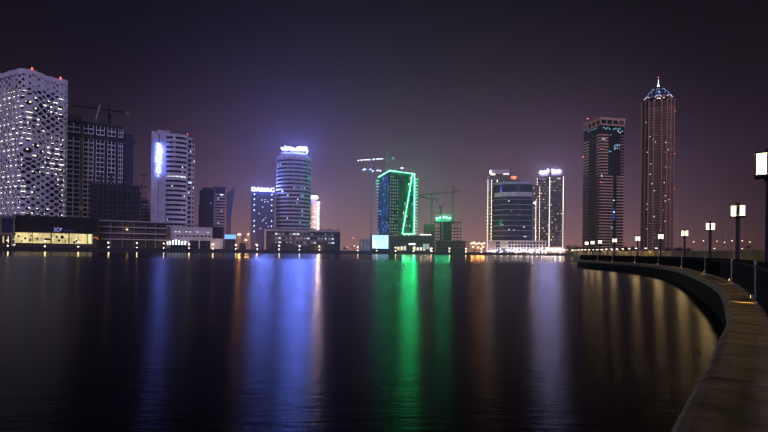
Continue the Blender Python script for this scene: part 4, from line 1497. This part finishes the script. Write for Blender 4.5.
# crown: shouldered stages, arches, then a needle
def stage(sf, z0, z1, sf2, material, name):
    m = MB()
    A = [(x * sf, (y - hw) * sf + hw, z0) for x, y in pl]
    C = [(x * sf2, (y - hw) * sf2 + hw, z1) for x, y in pl]
    m.v = A + C
    m.f = [tuple(range(7, -1, -1)), tuple(range(8, 16))] + [(i, (i+1) % 8, 8 + (i+1) % 8, 8 + i) for i in range(8)]
    return b.part(name, m, material)
stage(.90, b.z(99), b.z(94), .80, BROWN, 'crown_stage')
stage(.76, b.z(94), b.z(89.5), .56, NAVY, 'crown_stage')
stage(.50, b.z(89.5), b.z(85.5), .30, NAVY, 'crown_stage')
stage(.26, b.z(85.5), b.z(83), .12, BGLASS, 'crown_stage')
def arch(sf, zb, rw, th, material):
    for f in vis:
        mid = (f.A + f.C) / 2
        mid = Vector((mid.x * sf, (mid.y - hw) * sf + hw))
        m = MB()
        n = 12
        for i in range(n):
            a, c_ = math.pi * i / n, math.pi * (i + 1) / n
            m.beam((rw * math.cos(a), -.6, rw * 1.15 * math.sin(a)), (rw * math.cos(c_), -.6, rw * 1.15 * math.sin(c_)), th)
        b.part('crown_arch', m, material, (mid.x, mid.y, zb), f.rz)
arch(.96, b.z(101), 4.4, .9, TAN)
arch(.88, b.z(98), 5.2, .7, E_CROWN)
arch(.64, b.z(92), 3.6, .5, em('crown_glow_low', (.35, .5, 1.0), .6))
arch(.40, b.z(87.5), 2.4, .4, em('crown_glow_mid', (.45, .6, 1.0), .9))
b.part('spire_base', MB().lathe([(2.2, b.z(83.4)), (1.9, b.z(81.5)), (1.0, b.z(79)), (.6, b.z(75))], 10, (0, hw)), E_SPIRE)
b.part('spire_tip', MB().lathe([(.5, b.z(75)), (.35, b.z(73)), (.1, b.z(71.5))], 8, (0, hw)), PALE)
b.part('beacon', MB().lathe([(.3, -.6), (.8, 0), (.3, .6)], 8), E_RED, (0, hw - 1, b.z(73)))
b.part('spire_lamp', MB().lathe([(.4, -.8), (1.1, 0), (.4, .8)], 8), E_SPIRE, (b.x(657.8), hw * .35, b.z(90.6)))
for px, py in ((656.6, 98.4), (658.8, 98.4), (662.8, 98.2), (667, 99.6), (669.5, 100)):
    b.part('crown_lamp', MB().lathe([(.3, -.7), (1.0, 0), (.3, .9)], 8), E_STRIPB, (b.x(px), hw * (.02 if px < 665 else .5), b.z(py)))
for py in (110, 152.8, 188):
    b.inst('beacon', bm_, (b.x(673.9), hw * .8, b.z(py)))

# ------------------------------------------------------------------ low buildings and trees in the right background
for i, (p0, p1, py, lbl) in enumerate(((566, 583, 247.4, 'low brown building with small warm windows right of the twin tower'), (602, 628, 247.8, 'long flat warm lit shed under the banded tower'), (630, 652, 248.6, 'low dark shed between the two tall towers'), (656, 690, 249.4, 'low flat warehouse behind the hoarding right of the spired tower'))):
    b = B('low_building', lbl, (p0 + p1) / 2, shoreY((p0 + p1) / 2) + 24, 0, 'building')
    b.box('wall', p0, p1, py, None, mat('warm_wall', (.26, .18, .12), .8), 0, 16)
    b.box('roof', p0 - .4, p1 + .4, py - .7, py, DARK, -.5, 17)
    for j in range(int((p1 - p0) / 3)):
        if R.random() < .8:
            b.lit(p0 + 1 + j * 3, py + 3.0, 1.4, 1.1, R.choice((E_WINW, E_WINW, E_WIND, GLASS)), -.1)

def tree_mesh(seed, palm=False):
    r_ = random.Random(seed)
    crown, trunk = MB(), MB()
    if palm:
        trunk.beam((0, 0, 0), (.3, 0, 6.2), .22, 6, .14)
        for i in range(16):
            a = 2 * math.pi * i / 16 + r_.uniform(-.1, .1)
            up = r_.uniform(.1, 1.3)
            p = Vector((.3, 0, 6.2))
            d = Vector((math.cos(a), math.sin(a), up)).normalized()
            for j in range(6):
                q = p + d * .55
                side = Vector((-math.sin(a), math.cos(a), -.2)) * (.34 - .04 * j)
                crown.poly([p - side, q - side * .9, q, p]).poly([p, q, q + side * .9, p + side])
                p, d = q, (d + Vector((0, 0, -.28))).normalized()
    else:
        trunk.beam((0, 0, 0), (.1, .1, 2.6), .22, 6, .14)
        for i in range(6):
            a = i * 1.05
            trunk.beam((.1, .1, 2.0 + .1*i), (1.4 * math.cos(a), 1.4 * math.sin(a), 4.0 + r_.random()), .09, 5, .03)
        cl = [Vector((r_.gauss(0, 1.2), r_.gauss(0, 1.2), 4.4 + r_.gauss(0, .8))) for _ in range(16)]
        for _ in range(520):
            c_ = r_.choice(cl)
            p = c_ + Vector((r_.gauss(0, .5), r_.gauss(0, .5), r_.gauss(0, .4)))
            n = Vector((r_.gauss(0, 1), r_.gauss(0, 1), r_.gauss(0, 1))).normalized()
            e = n.orthogonal().normalized() * .26
            g = n.cross(e)
            crown.poly([p - e, p - g * .6, p + e, p + g * .6])
    return crown.mesh('crown', LEAF), trunk.mesh('trunk', BARK)
TM = [tree_mesh(3), tree_mesh(9), tree_mesh(5, True)]
def tree(px, Y, k_, sc_, label, group, z0=LAND):
    p = P(px, 250, Y)
    t = thing('palm_tree' if k_ == 2 else 'tree', label, 'palm' if k_ == 2 else 'tree', (p.x, Y, z0), R.random() * 6, group)
    c_, tr = TM[k_]
    for nm, me_ in (('trunk', tr), ('crown', c_)):
        o = O(nm, me_, t)
        o.scale = (sc_, sc_, sc_)
for px in (629, 624.5, 634, 667.5, 576, 569):
    tree(px, shoreY(px) + 12, R.choice((0, 1)), 1.7 + R.random() * .6, 'dark leafy tree behind the hoarding by the low sheds', 'trees in the right background')
for px in (679, 689, 748, 756):
    tree(px, 300 + R.random() * 40, R.choice((0, 1, 2)), .9 + R.random() * .3, 'dark tree on the empty ground beyond the hoarding', 'trees beyond the hoarding', PROM)
for px in (206, 222, 247, 269, 289, 309, 328, 345, 352, 466, 474, 484):
    tree(px, shoreY(px) + 7, 2 if px % 3 else 0, .85 + R.random() * .35, 'small dark tree on the far quay between the promenade lamps', 'quay trees')

# ------------------------------------------------------------------ far quay: wall coping, parapet and lamps
par = MB()
stripm = MB()
SP = [Vector(p) for p in SHORE]
for a, c_ in zip(SP[1:5], SP[2:6]):
    d = (c_ - a).normalized()
    nrm = Vector((-d.y, d.x))
    q = [a + nrm * .6, c_ + nrm * .6, c_ + nrm * 1.1, a + nrm * 1.1]
    par.hexa([(p.x, p.y, LAND - .02) for p in q], [(p.x, p.y, LAND + 1.15) for p in q])
    q = [a + nrm * .3, c_ + nrm * .3, c_ + nrm * 1.4, a + nrm * 1.4]
    stripm.hexa([(p.x, p.y, LAND + 1.15) for p in q], [(p.x, p.y, LAND + 1.35) for p in q])
pt = thing('quay_parapet', 'low dark parapet running the length of the far quay', 'parapet')
O('wall', par.mesh('wall', DARK), pt)
O('capping', stripm.mesh('capping', GREY), pt)

pst = MB().beam((0, 0, 0), (0, 0, 5.2), .13, 6, .09).box(-.4, .4, -.06, .06, 4.9, 5.0).mesh('post', STEEL)
hd = MB().lathe([(.2, 5.1), (.5, 5.35), (.55, 5.75), (.25, 6.05)], 8).mesh('lamp_globe', E_WARM)
lo = MB().lathe([(.2, 1.35), (.42, 1.5), (.42, 1.8), (.2, 2.0)], 8).mesh('low_light', E_WARM)
cap = MB().lathe([(.5, 6.05), (.1, 6.35)], 8).mesh('lamp_cap', STEEL)
for px in (5, 42.5, 76, 106.5, 135, 162, 187.5, 211.5, 234.5, 256, 278, 298.5, 318.5, 338, 357, 376, 395, 413, 431, 449, 465.5, 481, 500, 516, 531, 546, 560, 572):
    Y = shoreY(px)
    t = thing('quay_lamp', 'small warm lamp post with upper and lower light on the far quay', 'lamp post', (P(px, 248, Y).x + .8, Y + 1.6, LAND), 0, 'lamps along the far quay')
    O('post', pst, t)
    O('lamp_globe', hd, t)
    O('lamp_cap', cap, t)
    O('low_light', lo, t)

# sodium street lights
def street_light(px, py, Y, label, group, mt=E_SOD, r_=.6, z0=LAND):
    p = P(px, py, Y)
    h = p.z - z0
    t = thing('street_light', label, 'street light', (p.x, Y, z0), 0, group)
    O('pole', MB().beam((0, .4, 0), (0, .4, h + .4), .16, 6, .09).beam((0, .4, h + .4), (0, -.9, h + .5), .08).mesh('pole', GREY), t)
    O('lamp_head', MB().lathe([(r_*.5, -r_*.45), (r_, -r_*.2), (r_, r_*.2), (r_*.4, r_*.45)], 8).mesh('lamp_head', mt), t, (0, -.9, h))
for px, py, r_ in ((239.4, 234.5, 1.4), (248.5, 234.3, .6), (246, 240, .8), (256.4, 244.5, .5)):
    street_light(px, py, shoreY(px) + 22, 'sodium street light by the dark digger left of the lettered tower', 'street lights by the digger', E_SOD, r_)
for px, py in ((353.5, 238), (354.3, 246), (347, 247)):
    street_light(px, py, shoreY(px) + 60, 'small pinkish street light between the office podium and billboard', 'street lights by the billboard', em('pink_bulb', (1, .5, .3), 14), .6)
for px, py in ((471.5, 243.5), (474, 242.6), (476.5, 243.8), (479, 243.2), (481.5, 244), (484, 243.2), (473, 247), (478, 247.4), (483, 247)):
    street_light(px, py, shoreY(px) + 40 + R.random() * 30, 'orange street light in the cluster left of the strip lit tower', 'orange street lights', E_SOD, .85)
for px, py in ((693, 241.8), (702.6, 240.8), (716.2, 241.2), (724, 242.4), (731.4, 240.6), (741.4, 240.8), (749, 242), (713.8, 248.6), (741.4, 248.7)):
    street_light(px, py, 420, 'orange road light far beyond the hoarding', 'road lights', em('road_bulb', (1, .48, .2), 16), .42, PROM)
for px, py in ((706.4, 233), (725.6, 227), (733.2, 218)):
    p = P(px, py, 150)
    t = thing('bare_pole', 'thin pale bare pole standing beyond the hoarding', 'pole', (p.x, 150, PROM - .03), 0, 'bare poles')
    O('shaft', MB().beam((0, 0, 0), (0, 0, p.z - PROM), .11, 6, .07).mesh('shaft', PALEMETAL), t)
    O('finial', MB().lathe([(.1, p.z - PROM), (.16, p.z - PROM + .1), (.02, p.z - PROM + .3)], 8).mesh('finial', PALEMETAL), t)

# ------------------------------------------------------------------ haze over the bay
hz = bpy.data.materials.new('haze')
hz.use_nodes = True
t = hz.node_tree
t.nodes.clear()
o = t.nodes.new('ShaderNodeOutputMaterial')
v = t.nodes.new('ShaderNodeVolumePrincipled')
v.inputs['Color'].default_value = (.9, .88, .95, 1)
v.inputs['Density'].default_value = .00021
v.inputs['Anisotropy'].default_value = .66
t.links.new(v.outputs[0], o.inputs['Volume'])
try:
    hz.cycles.homogeneous_volume = True
    hz.cycles.volume_sampling = 'MULTIPLE_IMPORTANCE'
except Exception:
    pass
O('haze', MB().box(-1620, 1620, -170, 1720, -1.5, 352).mesh('haze', hz), kind='stuff')
